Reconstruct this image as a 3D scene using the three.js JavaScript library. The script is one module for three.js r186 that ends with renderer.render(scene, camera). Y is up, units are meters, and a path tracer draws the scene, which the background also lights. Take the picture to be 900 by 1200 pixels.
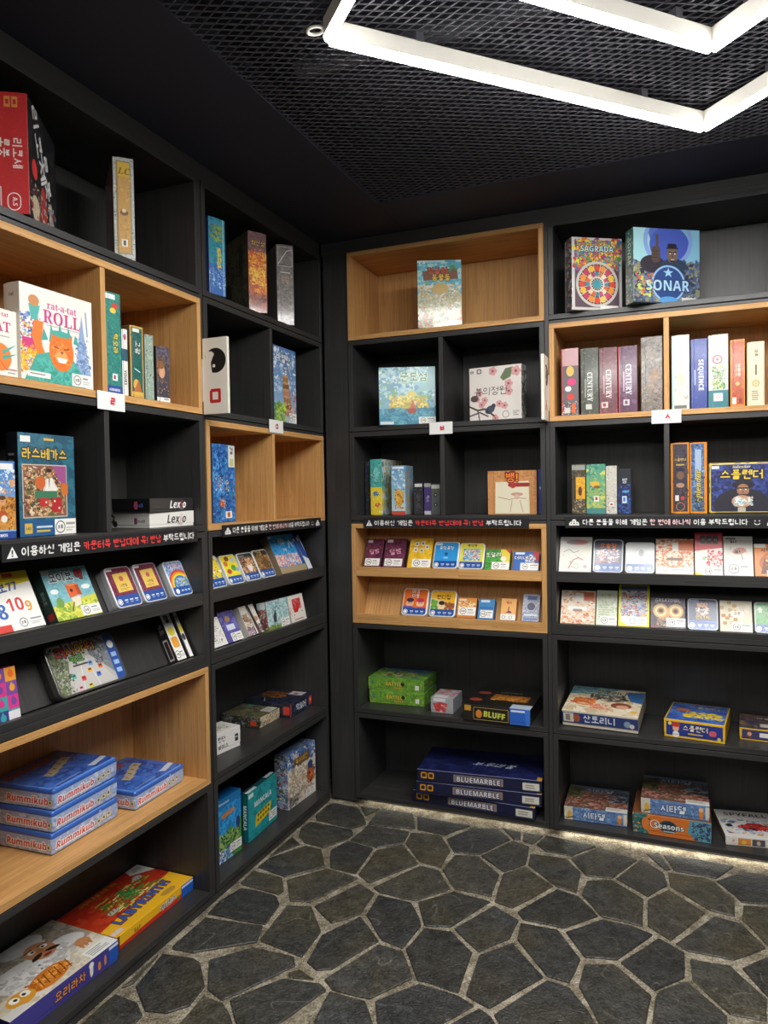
import * as THREE from 'three';
import { RoundedBoxGeometry } from 'three/addons/geometries/RoundedBoxGeometry.js';
import { mergeGeometries } from 'three/addons/utils/BufferGeometryUtils.js';
import { RectAreaLightUniformsLib } from 'three/addons/lights/RectAreaLightUniformsLib.js';

// ------------------------------------------------------------------ camera, light, exposure
const scene = new THREE.Scene();
const camera = new THREE.PerspectiveCamera(70, 900 / 1200, 0.05, 30);
{
  const right = new THREE.Vector3(0.92529, -0.01644, -0.3789), up = new THREE.Vector3(0.00577, 0.99955, -0.02929);
  const back = new THREE.Vector3().crossVectors(right, up).normalize();
  camera.position.set(1.485, 1.3853, 2.9383);
  camera.up.copy(up);
  camera.lookAt(camera.position.clone().sub(back));
}
scene.background = new THREE.Color(0x000000);
RectAreaLightUniformsLib.init();
const renderer = new THREE.WebGLRenderer({ antialias: true });
renderer.toneMapping = THREE.LinearToneMapping;
renderer.toneMappingExposure = 2.55;
renderer.shadowMap.enabled = true;
const TUBE_NITS = 46, TUBE_GLOW = 15;          // the LED tubes: light just under the diffuser, and what the eye sees of it
const STRIP_NITS = 6, STRIP_GLOW = 1;       // LED tape under the back shelves

// ------------------------------------------------------------------ helpers
function rng(seed) { let a = seed >>> 0; return () => { a = (a + 0x6D2B79F5) | 0; let t = Math.imul(a ^ (a >>> 15), 1 | a); t = (t + Math.imul(t ^ (t >>> 7), 61 | t)) ^ t; return ((t ^ (t >>> 14)) >>> 0) / 4294967296; }; }
const used = {};
function numbered(n) { const k = used[n] = (used[n] ?? -1) + 1; return k ? n + '_' + String(k).padStart(3, '0') : n; }
function tag(o, label, category, group, kind) {
  if (label) o.userData.label = label; if (category) o.userData.category = category;
  if (group) o.userData.group = group; if (kind) o.userData.kind = kind; return o;
}
function mesh(name, geo, mat, parent) { const m = new THREE.Mesh(geo, mat); m.name = parent === scene ? numbered(name) : name; m.castShadow = m.receiveShadow = true; parent.add(m); return m; }
function group(name, parent = scene) { const g = new THREE.Group(); g.name = numbered(name); parent.add(g); return g; }
// a place on one of the two shelf walls: s runs to the viewer's right along the wall, o comes out of it
function put(obj, fr, s, y, o, yaw = 0, lean = 0) {
  if (fr === 'B') obj.position.set(s, y, o); else obj.position.set(o, y, -s);
  obj.rotation.order = 'YXZ'; obj.rotation.set(-lean * Math.PI / 180, (fr === 'B' ? 0 : Math.PI / 2) + yaw, 0); return obj;
}
// uv of a box in metres; v runs along the grain axis
function boardUV(geo, grain) {
  const p = geo.attributes.position, n = geo.attributes.normal, uv = geo.attributes.uv;
  for (let i = 0; i < p.count; i++) {
    const a = [p.getX(i), p.getY(i), p.getZ(i)], m = [Math.abs(n.getX(i)), Math.abs(n.getY(i)), Math.abs(n.getZ(i))];
    const f = m.indexOf(Math.max(...m)), ax = [0, 1, 2].filter(k => k !== f);
    const vi = ax.includes(grain) ? grain : ax[0], ui = ax.find(k => k !== vi);
    uv.setXY(i, a[ui] + 0.37 * f + 0.11, a[vi] + 0.21 * f);
  }
  return geo;
}
function board(x0, x1, y0, y1, z0, z1, grain = 0, r = 0.0012) {
  const g = new RoundedBoxGeometry(x1 - x0, y1 - y0, z1 - z0, 1, Math.min(r, (y1 - y0) / 3, (z1 - z0) / 3, (x1 - x0) / 3));
  g.translate((x0 + x1) / 2, (y0 + y1) / 2, (z0 + z1) / 2);
  return boardUV(g, grain);
}
// periodic value noise
function noiseField(seed, n) { const r = rng(seed), v = new Float32Array(n * n); for (let i = 0; i < n * n; i++) v[i] = r(); return (x, y) => {
  x = ((x % n) + n) % n; y = ((y % n) + n) % n; const i = Math.floor(x), j = Math.floor(y); let fx = x - i, fy = y - j; fx = fx * fx * (3 - 2 * fx); fy = fy * fy * (3 - 2 * fy);
  const a = v[j * n + i], b = v[j * n + (i + 1) % n], c = v[((j + 1) % n) * n + i], d = v[((j + 1) % n) * n + (i + 1) % n];
  return (a + (b - a) * fx) + ((c + (d - c) * fx) - (a + (b - a) * fx)) * fy; }; }
function tex(w, h, fn, srgb, rep) {
  const d = new Uint8Array(w * h * 4); for (let y = 0; y < h; y++) for (let x = 0; x < w; x++) { const c = fn(x / w, y / h), k = (y * w + x) * 4; d[k] = c[0]; d[k + 1] = c[1]; d[k + 2] = c[2]; d[k + 3] = 255; }
  const t = new THREE.DataTexture(d, w, h); t.wrapS = t.wrapT = THREE.RepeatWrapping; t.magFilter = THREE.LinearFilter; t.minFilter = THREE.LinearMipmapLinearFilter; t.generateMipmaps = true;
  if (srgb) t.colorSpace = THREE.SRGBColorSpace; if (rep) t.repeat.set(...rep); t.needsUpdate = true; return t;
}
const clamp = v => Math.max(0, Math.min(255, v));

// ------------------------------------------------------------------ surface materials
const N1 = noiseField(3, 64), N2 = noiseField(7, 256), N3 = noiseField(11, 16);
const oakHeight = (u, v) => { const w = N3(u * 16, v * 2) * 2.2; const g = N2(u * 256 + w, v * 8), g2 = N1(u * 64 + w * .6, v * 4); return g * .55 + g2 * .45; };
const oakMap = tex(512, 512, (u, v) => { const k = oakHeight(u, v), pore = N2(u * 256, v * 24) > .86 ? -18 : 0; const b = (k - .5) * 46 + pore; return [clamp(200 + b), clamp(151 + b * .95), clamp(92 + b * .8)]; }, true, [2.2, 1.1]);
const oakBump = tex(512, 512, (u, v) => { const k = oakHeight(u, v) * 255; return [k, k, k]; }, false, [2.2, 1.1]);
const oak = new THREE.MeshStandardMaterial({ map: oakMap, bumpMap: oakBump, bumpScale: 0.0004, roughness: 0.55 });
const blkMap = tex(512, 512, (u, v) => { const k = oakHeight(u, v); const b = (k - .5) * 16; return [clamp(51 + b), clamp(50.5 + b), clamp(50 + b)]; }, true, [2.2, 1.1]);
const blkBump = tex(512, 512, (u, v) => { const k = (oakHeight(u, v) * .7 + N2(u * 256, v * 32) * .3) * 255; return [k, k, k]; }, false, [2.2, 1.1]);
const black = new THREE.MeshStandardMaterial({ map: blkMap, bumpMap: blkBump, bumpScale: 0.0005, roughness: 0.42 });
const ceilPaint = new THREE.MeshStandardMaterial({ color: new THREE.Color().setRGB(.022, .025, .046), roughness: .7 });
const wallPaint = new THREE.MeshStandardMaterial({ color: new THREE.Color().setRGB(.05, .05, .052), roughness: .85 });
const meshSteel = new THREE.MeshStandardMaterial({ color: new THREE.Color().setRGB(.085, .083, .098), roughness: .5, metalness: .2 });
const groutMap = tex(512, 512, (u, v) => { const k = N2(u * 128, v * 128) * .5 + N1(u * 32, v * 32) * .3 + N2(u * 256, v * 256) * .2; const b = (k - .5) * 120 + (N3(u * 12, v * 12) - .5) * 50; return [clamp(134 + b), clamp(125 + b), clamp(107 + b)]; }, true, [2, 2]);
const groutBump = tex(512, 512, (u, v) => { const k = (N2(u * 128, v * 128) * .5 + N2(u * 256, v * 256) * .5) * 255; return [k, k, k]; }, false, [2, 2]);
const grout = new THREE.MeshStandardMaterial({ map: groutMap, bumpMap: groutBump, bumpScale: .003, roughness: .95 });
const slateH = (u, v) => { const w = N3(u * 8, v * 8) * 3; const q = N1(u * 12 + w, v * 10 - w * .5), step = Math.floor(q * 5) / 5; return step * .35 + N1(u * 44, v * 36) * .25 + N2(u * 200, v * 160) * .25 + N2(u * 256, v * 256) * .15; };
const slateMap = tex(1024, 1024, (u, v) => { const w = N3(u * 8, v * 8) * 3, q = N1(u * 12 + w, v * 10 - w * .5), vein = Math.abs(q - .5), mask = N3(u * 10, v * 10); const k = N1(u * 40, v * 32) * .3 + N2(u * 140, v * 110) * .3 + N2(u * 256, v * 256) * .4; let b = (k - .5) * 66 + (vein < .007 && mask > .42 ? 30 : 0); const warm = (N3(u * 6, v * 6) - .5) * 16; return [clamp(64 + b + warm), clamp(62.5 + b + warm * .6), clamp(57 + b - warm * .3)]; }, true, [1.1, 1.1]);
const slateBump = tex(1024, 1024, (u, v) => { const k = clamp(slateH(u, v) * 255); return [k, k, k]; }, false, [1.1, 1.1]);
const slateTones = [[1, 1, 1], [.82, .83, .86], [1.18, 1.15, 1.08], [1.05, 1.02, .95], [.72, .73, .76], [1.3, 1.22, 1.05]];
const slates = slateTones.map(c => new THREE.MeshStandardMaterial({ map: slateMap, bumpMap: slateBump, bumpScale: .006, roughness: .48, color: new THREE.Color().setRGB(...c.map(v => v * .95)) }));

// ------------------------------------------------------------------ the room shell
function struct(name, geo, mat, parent = scene) { const m = mesh(name, geo, mat, parent); if (parent === scene) m.userData.kind = 'structure'; return m; }
const RX = 4.3, RZ = 5.6, WB = -0.335;         // right wall, wall behind the camera, walls behind the shelves
struct('wall_left', board(WB - .12, WB, 0, 2.76, WB - .12, RZ + .12, 1), wallPaint);
struct('wall_back', board(WB, RX, 0, 2.76, WB - .12, WB, 1), wallPaint);
struct('wall_right', board(RX, RX + .12, 0, 2.76, WB - .12, RZ + .12, 1), wallPaint);
struct('wall_front', board(WB, RX, 0, 2.76, RZ, RZ + .12, 1), wallPaint);
struct('ceiling', board(WB - .12, RX + .12, 2.76, 2.88, WB - .12, RZ + .12, 0), ceilPaint);
// solid black border of the ceiling above the shelves, then the open field with the steel mesh
struct('trim_1', board(WB, .40, 2.5, 2.56, WB, RZ, 2), ceilPaint);
struct('trim_2', board(.40, RX, 2.5, 2.56, WB, .31, 0), ceilPaint);
// filler panels: above the shelves, between the columns, in the corner, under the bottom shelves
struct('trim_3', board(-.03, -.006, 2.446, 2.5, .012, 3.2, 2), black);
struct('trim_4', board(-.006, 2.9, 2.446, 2.5, -.03, -.006, 0), black);
struct('trim_5', board(.001, .1215, .012, 2.446, -.03, -.008, 1), black);
struct('trim_6', board(.979, .995, .03, 2.446, -.33, -.004, 1), black);
struct('trim_7', board(-.33, -.004, .03, 2.446, .881, .897, 1), black);
struct('baseboard_left', board(-.03, -.006, 0, .03, 0, 1.754, 2), black);
struct('baseboard_back', board(.0, 1.852, .0, .03, -.075, -.055, 0), black);
// conduits and a duct above the mesh
function pipe(name, a, b, r, label, cat) { const A = new THREE.Vector3(...a), Bv = new THREE.Vector3(...b), d = Bv.clone().sub(A); const g = new THREE.CylinderGeometry(r, r, d.length(), 16); g.applyQuaternion(new THREE.Quaternion().setFromUnitVectors(new THREE.Vector3(0, 1, 0), d.clone().normalize())); g.translate(...A.clone().addScaledVector(d, .5).toArray()); return tag(mesh(name, g, new THREE.MeshStandardMaterial({ color: new THREE.Color().setRGB(.09, .1, .12), roughness: .5 }), scene), label, cat); }
pipe('ceiling_pipe', [.45, 2.63, 1.02], [4.2, 2.63, 1.02], .03, 'dim grey pipe running above the ceiling mesh along the back wall', 'pipe');
pipe('ceiling_conduit', [1.86, 2.6, .36], [1.86, 2.6, 5.4], .014, 'thin grey conduit above the ceiling mesh crossing the pipe', 'conduit');

// expanded steel mesh: strands of a diamond lattice, long way along the back wall
{
  const a = .048, b = .0245, x0 = .37, x1 = 3.7, z0 = .28, z1 = 4.7, list = [];
  const nx = Math.floor((x1 - x0) / a), nz = Math.floor((z1 - z0) / b);
  const len = Math.hypot(a / 2, b / 2), ang = Math.atan2(b, a);
  const g = new THREE.BoxGeometry(len + .001, .0026, .0036), im = new THREE.InstancedMesh(g, meshSteel, nx * nz * 4);
  const M = new THREE.Matrix4(), Q = new THREE.Quaternion(), S = new THREE.Vector3(1, 1, 1), Y = new THREE.Vector3(0, 1, 0), X = new THREE.Vector3(1, 0, 0); let k = 0;
  const tilt = new THREE.Quaternion().setFromAxisAngle(X, .6);
  for (let i = 0; i < nx; i++) for (let j = 0; j < nz; j++) for (const [sx, sz] of [[1, 1], [-1, 1], [1, -1], [-1, -1]]) {
    const cx = x0 + i * a, cz = z0 + j * b, sag = .004 * Math.sin(cx * 2.1 + 1) * Math.sin(cz * 2.7);
    Q.setFromAxisAngle(Y, -Math.atan2(sz * b, sx * a)).multiply(tilt);
    M.compose(new THREE.Vector3(cx + sx * a / 4, 2.506 + sag, cz + sz * b / 4), Q, S); im.setMatrixAt(k++, M);
  }
  im.name = 'ceiling_mesh'; im.castShadow = im.receiveShadow = true;
  tag(im, 'expanded steel diamond mesh stretched across the black ceiling', 'ceiling mesh', null, 'stuff'); scene.add(im);
}

// ------------------------------------------------------------------ crazy paving: mortar bed and a slab for every stone
const TRACED=[
'0.008,0.17 0.008,0.072 0.026,0.029 0.148,0.039 0.208,0.107 0.243,0.162 0.243,0.17 0.211,0.226 0.19,0.226 0.034,0.209',
'0.155,0.021 0.243,0.012 0.213,0.098 0.209,0.094',
'0.253,0.014 0.398,0.012 0.446,0.12 0.453,0.138 0.287,0.167 0.259,0.168 0.252,0.166 0.249,0.023',
'0.008,0.303 0.013,0.232 0.211,0.236 0.234,0.271 0.23,0.323 0.169,0.416 0.082,0.405 0.03,0.359',
'0.247,0.288 0.256,0.177 0.439,0.172 0.451,0.271 0.365,0.343 0.288,0.331 0.274,0.329 0.241,0.323',
'0.45,0.178 0.552,0.159 0.573,0.162 0.632,0.249 0.644,0.268 0.649,0.402 0.561,0.386 0.461,0.273 0.46,0.265 0.457,0.247',
'0.208,0.427 0.237,0.332 0.357,0.353 0.371,0.551 0.265,0.543',
'0.381,0.552 0.372,0.365 0.453,0.282 0.562,0.404 0.443,0.593',
'0.008,0.551 0.009,0.375 0.071,0.422 0.013,0.543',
'0.008,0.62 0.013,0.561 0.097,0.426 0.169,0.431 0.242,0.542 0.142,0.662 0.008,0.637',
'0.157,0.678 0.26,0.554 0.393,0.573 0.303,0.774 0.234,0.792',
'0.011,0.751 0.008,0.666 0.126,0.669 0.133,0.67 0.183,0.745 0.179,0.772 0.023,0.759',
'0.467,0.614 0.572,0.414 0.651,0.423 0.725,0.527 0.635,0.642 0.5,0.635',
'0.327,0.791 0.413,0.606 0.487,0.646 0.492,0.777 0.425,0.859',
'0.017,0.956 0.008,0.877 0.033,0.782 0.138,0.778 0.152,0.779 0.172,0.781 0.207,0.815 0.216,0.834 0.229,0.94 0.177,0.947 0.134,0.952 0.097,0.951',
'0.255,1.006 0.24,0.821 0.321,0.798 0.324,0.801 0.415,0.911 0.42,1.046 0.26,1.021',
'0.511,0.775 0.503,0.653 0.625,0.656 0.68,0.728 0.693,0.753 0.701,0.769 0.689,0.878 0.686,0.899 0.613,0.884 0.587,0.86',
'0.444,1.06 0.426,0.942 0.425,0.927 0.498,0.791 0.605,0.89 0.528,1.064 0.49,1.085',
'0.02,1.141 0.022,0.978 0.226,0.95 0.253,1.03 0.1,1.144 0.029,1.153',
'0.016,1.183 0.12,1.167 0.148,1.176 0.219,1.251 0.223,1.256 0.226,1.262 0.234,1.34 0.196,1.384 0.135,1.399 0.126,1.393 0.089,1.365 0.042,1.33',
'0.008,1.351 0.008,1.19 0.012,1.21 0.027,1.321',
'0.008,1.509 0.01,1.375 0.091,1.381 0.14,1.414 0.141,1.455 0.145,1.496 0.008,1.55',
'0.166,1.157 0.256,1.056 0.389,1.051 0.398,1.053 0.421,1.087 0.333,1.245 0.306,1.288 0.3,1.288 0.241,1.267',
'0.417,1.125 0.44,1.097 0.502,1.122 0.435,1.138 0.43,1.139',
'0.323,1.28 0.415,1.151 0.527,1.132 0.555,1.15 0.528,1.222 0.498,1.309 0.482,1.366 0.428,1.387',
'0.578,1.269 0.565,1.152 0.674,1.152 0.723,1.217 0.752,1.264 0.755,1.27 0.759,1.277 0.617,1.332',
'0.528,1.112 0.611,0.907 0.694,0.915 0.711,0.938 0.713,0.942 0.762,1.016 0.681,1.14 0.589,1.143 0.57,1.143',
'0.714,0.778 0.802,0.765 0.889,0.842 0.901,1.03 0.883,1.029 0.811,1.018 0.777,1.021 0.696,0.898',
'0.699,1.143 0.787,1.033 0.901,1.04 0.956,1.062 0.898,1.152 0.889,1.177 0.876,1.198 0.846,1.243 0.768,1.274',
'0.251,1.398 0.245,1.292 0.315,1.299 0.358,1.329 0.419,1.391 0.255,1.454',
'0.421,0.029 0.499,0.034 0.66,0.035 0.583,0.153 0.464,0.14',
'0.6,0.178 0.677,0.049 0.774,0.025 0.84,0.096 0.788,0.199 0.756,0.257 0.659,0.274',
'0.789,0.012 0.867,0.025 0.87,0.038 0.877,0.084 0.852,0.089',
'0.878,0.025 0.956,0.018 0.95,0.041 0.948,0.049 0.929,0.104 0.887,0.089',
'0.968,0.013 1.164,0.037 1.084,0.146 0.984,0.142 0.943,0.1',
'0.658,0.413 0.669,0.294 0.755,0.272 0.861,0.372 0.868,0.524 0.738,0.522',
'0.851,0.107 0.922,0.132 0.935,0.267 0.872,0.351 0.763,0.264',
'0.936,0.185 1.071,0.173 1.124,0.247 1.134,0.261 1.137,0.399 1.067,0.383 0.945,0.27 0.94,0.219',
'1.084,0.169 1.172,0.047 1.317,0.09 1.288,0.156 1.244,0.257 1.155,0.275',
'0.937,0.287 1.051,0.382 1.055,0.385 0.95,0.569 0.887,0.553 0.872,0.366',
'0.97,0.586 1.07,0.401 1.147,0.421 1.201,0.488 1.205,0.495 1.22,0.517 1.128,0.622 0.998,0.622',
'1.154,0.405 1.161,0.307 1.242,0.272 1.351,0.36 1.357,0.526 1.23,0.514',
'0.646,0.645 0.74,0.54 0.875,0.556 0.791,0.742 0.716,0.764 0.708,0.762',
'0.803,0.747 0.891,0.575 0.986,0.63 0.98,0.736 0.906,0.834',
'1.001,0.731 0.994,0.648 0.994,0.644 1.113,0.64 1.196,0.762 1.18,0.878 1.117,0.873',
'1.135,0.64 1.234,0.533 1.322,0.535 1.39,0.559 1.296,0.726 1.207,0.748',
'0.923,1.031 0.912,0.849 0.992,0.756 1.109,0.88 0.996,1.059 0.959,1.047',
'1.206,0.883 1.209,0.781 1.29,0.75 1.396,0.851 1.385,1.004 1.289,1.041',
'1.012,1.077 1.12,0.888 1.183,0.898 1.242,0.972 1.294,1.071 1.072,1.157',
'0.884,1.225 0.892,1.191 0.971,1.068 1.007,1.087 1.043,1.134 1.048,1.141 1.062,1.16',
'1.306,0.734 1.405,0.572 1.48,0.62 1.48,0.741 1.403,0.826',
'1.407,0.85 1.415,0.827 1.429,0.811 1.484,0.756 1.583,0.864 1.579,0.944 1.401,1.012',
'1.495,0.646 1.602,0.638 1.687,0.756 1.677,0.847 1.592,0.856 1.501,0.745',
'1.454,0.584 1.568,0.387 1.648,0.399 1.707,0.51 1.613,0.607 1.489,0.609',
'1.633,0.638 1.7,0.563 1.741,0.558 1.718,0.771 1.694,0.75 1.687,0.74 1.678,0.727',
'1.331,0.081 1.412,0.158 1.423,0.224 1.423,0.23 1.424,0.242 1.365,0.34 1.254,0.258',
'1.344,0.026 1.393,0.013 1.421,0.087 1.435,0.122 1.415,0.134',
'1.406,0.02 1.535,0.012 1.649,0.017 1.585,0.133 1.552,0.13 1.446,0.125',
'1.425,0.151 1.546,0.142 1.578,0.159 1.635,0.255 1.63,0.364 1.557,0.354 1.434,0.244',
'1.584,0.15 1.674,0.05 1.756,0.041 1.796,0.05 1.775,0.236 1.657,0.267 1.64,0.233 1.587,0.154',
'1.365,0.36 1.429,0.268 1.543,0.376 1.441,0.572 1.372,0.517',
'1.66,0.286 1.773,0.257 1.746,0.509 1.709,0.488 1.651,0.375'];

const floor = struct('floor', board(WB - .12, RX + .12, -.1, 0, WB - .12, RZ + .12, 0), grout);
{
  const R = rng(41);
  const inset = (pts, k) => { const n = pts.length; let cx = 0, cz = 0; for (const p of pts) { cx += p[0] / n; cz += p[1] / n; } return pts.map(p => { const d = Math.hypot(p[0] - cx, p[1] - cz) || 1, f = Math.max(.3, 1 - k / d); return [cx + (p[0] - cx) * f, cz + (p[1] - cz) * f]; }); };
  function slab(pts) {
    // soften the outline: a short chamfer at every corner, plus a little irregularity along the long sides
    const out = [], n = pts.length;
    for (let i = 0; i < n; i++) {
      const p = pts[i], q = pts[(i + 1) % n], L = Math.hypot(q[0] - p[0], q[1] - p[1]), c = Math.min(.003, L * .2) / L;
      const at = t => [p[0] + (q[0] - p[0]) * t, p[1] + (q[1] - p[1]) * t];
      out.push(at(c));
      if (L > .09) { const m = at(.35 + R() * .3), w = (R() - .5) * .004, nx = -(q[1] - p[1]) / L, nz = (q[0] - p[0]) / L; out.push([m[0] + nx * w, m[1] + nz * w]); }
      out.push(at(1 - c));
    }
    const sh = new THREE.Shape(out.map(p => new THREE.Vector2(p[0], -p[1])));
    const g = new THREE.ExtrudeGeometry(sh, { depth: .004, bevelEnabled: true, bevelThickness: .0025, bevelSize: .0025, bevelOffset: -.0025, bevelSegments: 1 });
    g.rotateX(-Math.PI / 2);
    const m = mesh('paving_stone', g, slates[[0, 0, 1, 1, 2, 3, 4, 5][Math.floor(R() * 8)]], floor); m.position.y = -.002 + R() * .0015; 
    const ru = R() * 6, rv = R() * 6, uv = g.attributes.uv, th = R() * 6.28, c = Math.cos(th), s = Math.sin(th); for (let i = 0; i < uv.count; i++) { const x = uv.getX(i), y = uv.getY(i); uv.setXY(i, x * c - y * s + ru, x * s + y * c + rv); }
  }
  const traced = TRACED.map(t => t.split(' ').map(q => q.split(',').map(Number)));
  traced.forEach(slab);
  // the paving goes on beyond the picture: cells around scattered centres that keep clear of the stones above
  const fixed = []; for (const t of traced) { const n = t.length; for (const k of [.012, .05]) { const q = inset(t, k); for (let i = 0; i < n; i++) { const a = q[i], b = q[(i + 1) % n]; const m = Math.max(1, Math.ceil(Math.hypot(a[0] - b[0], a[1] - b[1]) / .05)); for (let j = 0; j < m; j++) fixed.push([a[0] + (b[0] - a[0]) * j / m, a[1] + (b[1] - a[1]) * j / m]); } } }
  const hull = [[0, 0], [1.8, 0], [1.8, .8], [.75, 1.2], [.05, 1.55], [0, 1.55]];
  const inHull = (x, z) => { let c = false; for (let i = 0, j = hull.length - 1; i < hull.length; j = i++) { const [xi, zi] = hull[i], [xj, zj] = hull[j]; if ((zi > z) !== (zj > z) && x < (xj - xi) * (z - zi) / (zj - zi) + xi) c = !c; } return c; };
  const free = []; for (let t = 0; t < 6000 && free.length < 330; t++) { const x = .06 + R() * (RX - .12), z = .06 + R() * 4.2; if (inHull(x, z)) continue; if (fixed.some(p => Math.hypot(p[0] - x, p[1] - z) < .06) || free.some(p => Math.hypot(p[0] - x, p[1] - z) < .165)) continue; free.push([x, z]); }
  const seeds = free.concat(fixed);
  free.forEach((c) => {
    let poly = [[c[0] - .25, c[1] - .25], [c[0] + .25, c[1] - .25], [c[0] + .25, c[1] + .25], [c[0] - .25, c[1] + .25]];
    const cut = (px, pz, nx, nz) => { const o = []; for (let i = 0; i < poly.length; i++) { const a = poly[i], b = poly[(i + 1) % poly.length], da = (a[0] - px) * nx + (a[1] - pz) * nz, db = (b[0] - px) * nx + (b[1] - pz) * nz; if (da <= 0) o.push(a); if ((da < 0) !== (db < 0)) { const t = da / (da - db); o.push([a[0] + (b[0] - a[0]) * t, a[1] + (b[1] - a[1]) * t]); } } poly = o; };
    for (const s of seeds) { const dx = s[0] - c[0], dz = s[1] - c[1], d = Math.hypot(dx, dz); if (d < 1e-6 || d > .7) continue; cut(c[0] + dx / 2 - dx / d * .006, c[1] + dz / 2 - dz / d * .006, dx / d, dz / d); if (poly.length < 3) return; }
    cut(.012, 0, -1, 0); cut(0, .012, 0, -1); cut(RX - .01, 0, 1, 0); if (poly.length < 3) return;
    const o = poly.filter((p, i) => { const q = poly[(i + 1) % poly.length]; return Math.hypot(p[0] - q[0], p[1] - q[1]) > .012; });
    if (o.length >= 3) slab(o);
  });
}

// ------------------------------------------------------------------ square LED tube lamps
const housing = new THREE.MeshStandardMaterial({ color: 0xf2eee4, roughness: .45 });
const glow = new THREE.MeshStandardMaterial({ color: 0xffffff, emissive: new THREE.Color(1, .985, .955), emissiveIntensity: TUBE_GLOW, roughness: .4 });
function squareLamp(cx, cz, R, label, hook) {
  const L = R * Math.SQRT2, lamp = group('square_tube_lamp'); lamp.position.set(cx, 2.44, cz); tag(lamp, label, 'lamp');
  for (let k = 0; k < 4; k++) {
    const a = Math.PI / 4 + k * Math.PI / 2, dx = Math.cos(a), dz = Math.sin(a);            // outward normal of this side
    const arm = (g) => { g.rotateY(Math.PI / 2 - a); g.translate(dx * L / 2, 0, dz * L / 2); return g; };
    const h = mesh('tube_housing', arm(new RoundedBoxGeometry(L - .012, .042, .024, 2, .003).translate(0, .0245, 0)), housing, lamp);
    const sh = new THREE.Shape(); sh.moveTo(-.011, .005); sh.lineTo(-.011, .001); sh.quadraticCurveTo(-.0105, -.0095, 0, -.0098); sh.quadraticCurveTo(.0105, -.0095, .011, .001); sh.lineTo(.011, .005);
    const ex = new THREE.ExtrudeGeometry(sh, { depth: L - .016, bevelEnabled: false, curveSegments: 6 }); ex.translate(0, 0, -(L - .016) / 2); ex.rotateY(Math.PI / 2);
    mesh('diffuser', arm(ex), glow, h);
    const caps = [-1, 1].map(s => new THREE.BoxGeometry(.006, .03, .021).translate(s * (L / 2 - .006), .02, 0));
    for (const c of caps) mesh('end_cap', arm(c), housing, h);
    for (const s of [-1, 1]) mesh('mounting_clip', arm(new THREE.BoxGeometry(.02, .022, .03).translate(s * L * .3, .054, 0)), meshSteel, h);
    const li = new THREE.RectAreaLight(new THREE.Color(1, .985, .955), TUBE_NITS, L - .03, .02); li.position.set(dx * L / 2, -.0108, dz * L / 2);
    li.rotation.order = 'YXZ'; li.rotation.set(-Math.PI / 2, Math.PI / 2 - a, 0); lamp.add(li);
  }
  if (hook) { const t = new THREE.TorusGeometry(.014, .0035, 8, 24); t.scale(1.4, 1, 1); t.rotateX(Math.PI / 2); const st = new THREE.CylinderGeometry(.003, .003, .03, 8).rotateZ(Math.PI / 2).translate(.03, 0, 0); mesh('hook', mergeGeometries([t, st]).translate(-R - .030, .03, 0), housing, lamp); }
}
squareLamp(1.545, 1.385, .82, 'large square of white LED tubes with a small wire loop at one corner', true);
squareLamp(1.553, 1.385, .405, 'smaller square of white LED tubes inside the large square', false);
squareLamp(1.6, 3.95, .82, 'square of white LED tubes hung behind the viewer over the aisle', false);

// LED tape under the front edge of the back shelves
{
  const m = new THREE.MeshStandardMaterial({ color: 0xffffff, emissive: new THREE.Color(1, .95, .82), emissiveIntensity: STRIP_GLOW });
  for (const [x0, x1, k, n] of [[.16, .96, .3, 'left'], [1.03, 1.84, 1, 'right']]) {
    const g = board(x0, x1, .0245, .0275, -.04, -.028, 0, .0005);
    tag(mesh('led_tape', g, m, scene), k < 1 ? 'thin warm LED tape under the shelf with the navy boxes' : 'thin bright LED tape under the shelf with the orange and teal box', 'light strip');
    const li = new THREE.RectAreaLight(new THREE.Color(1, .95, .82), STRIP_NITS * k, x1 - x0, .012); li.position.set((x0 + x1) / 2, .0235, -.034); li.rotation.x = -Math.PI / 2; scene.add(li);
  }
}

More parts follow.
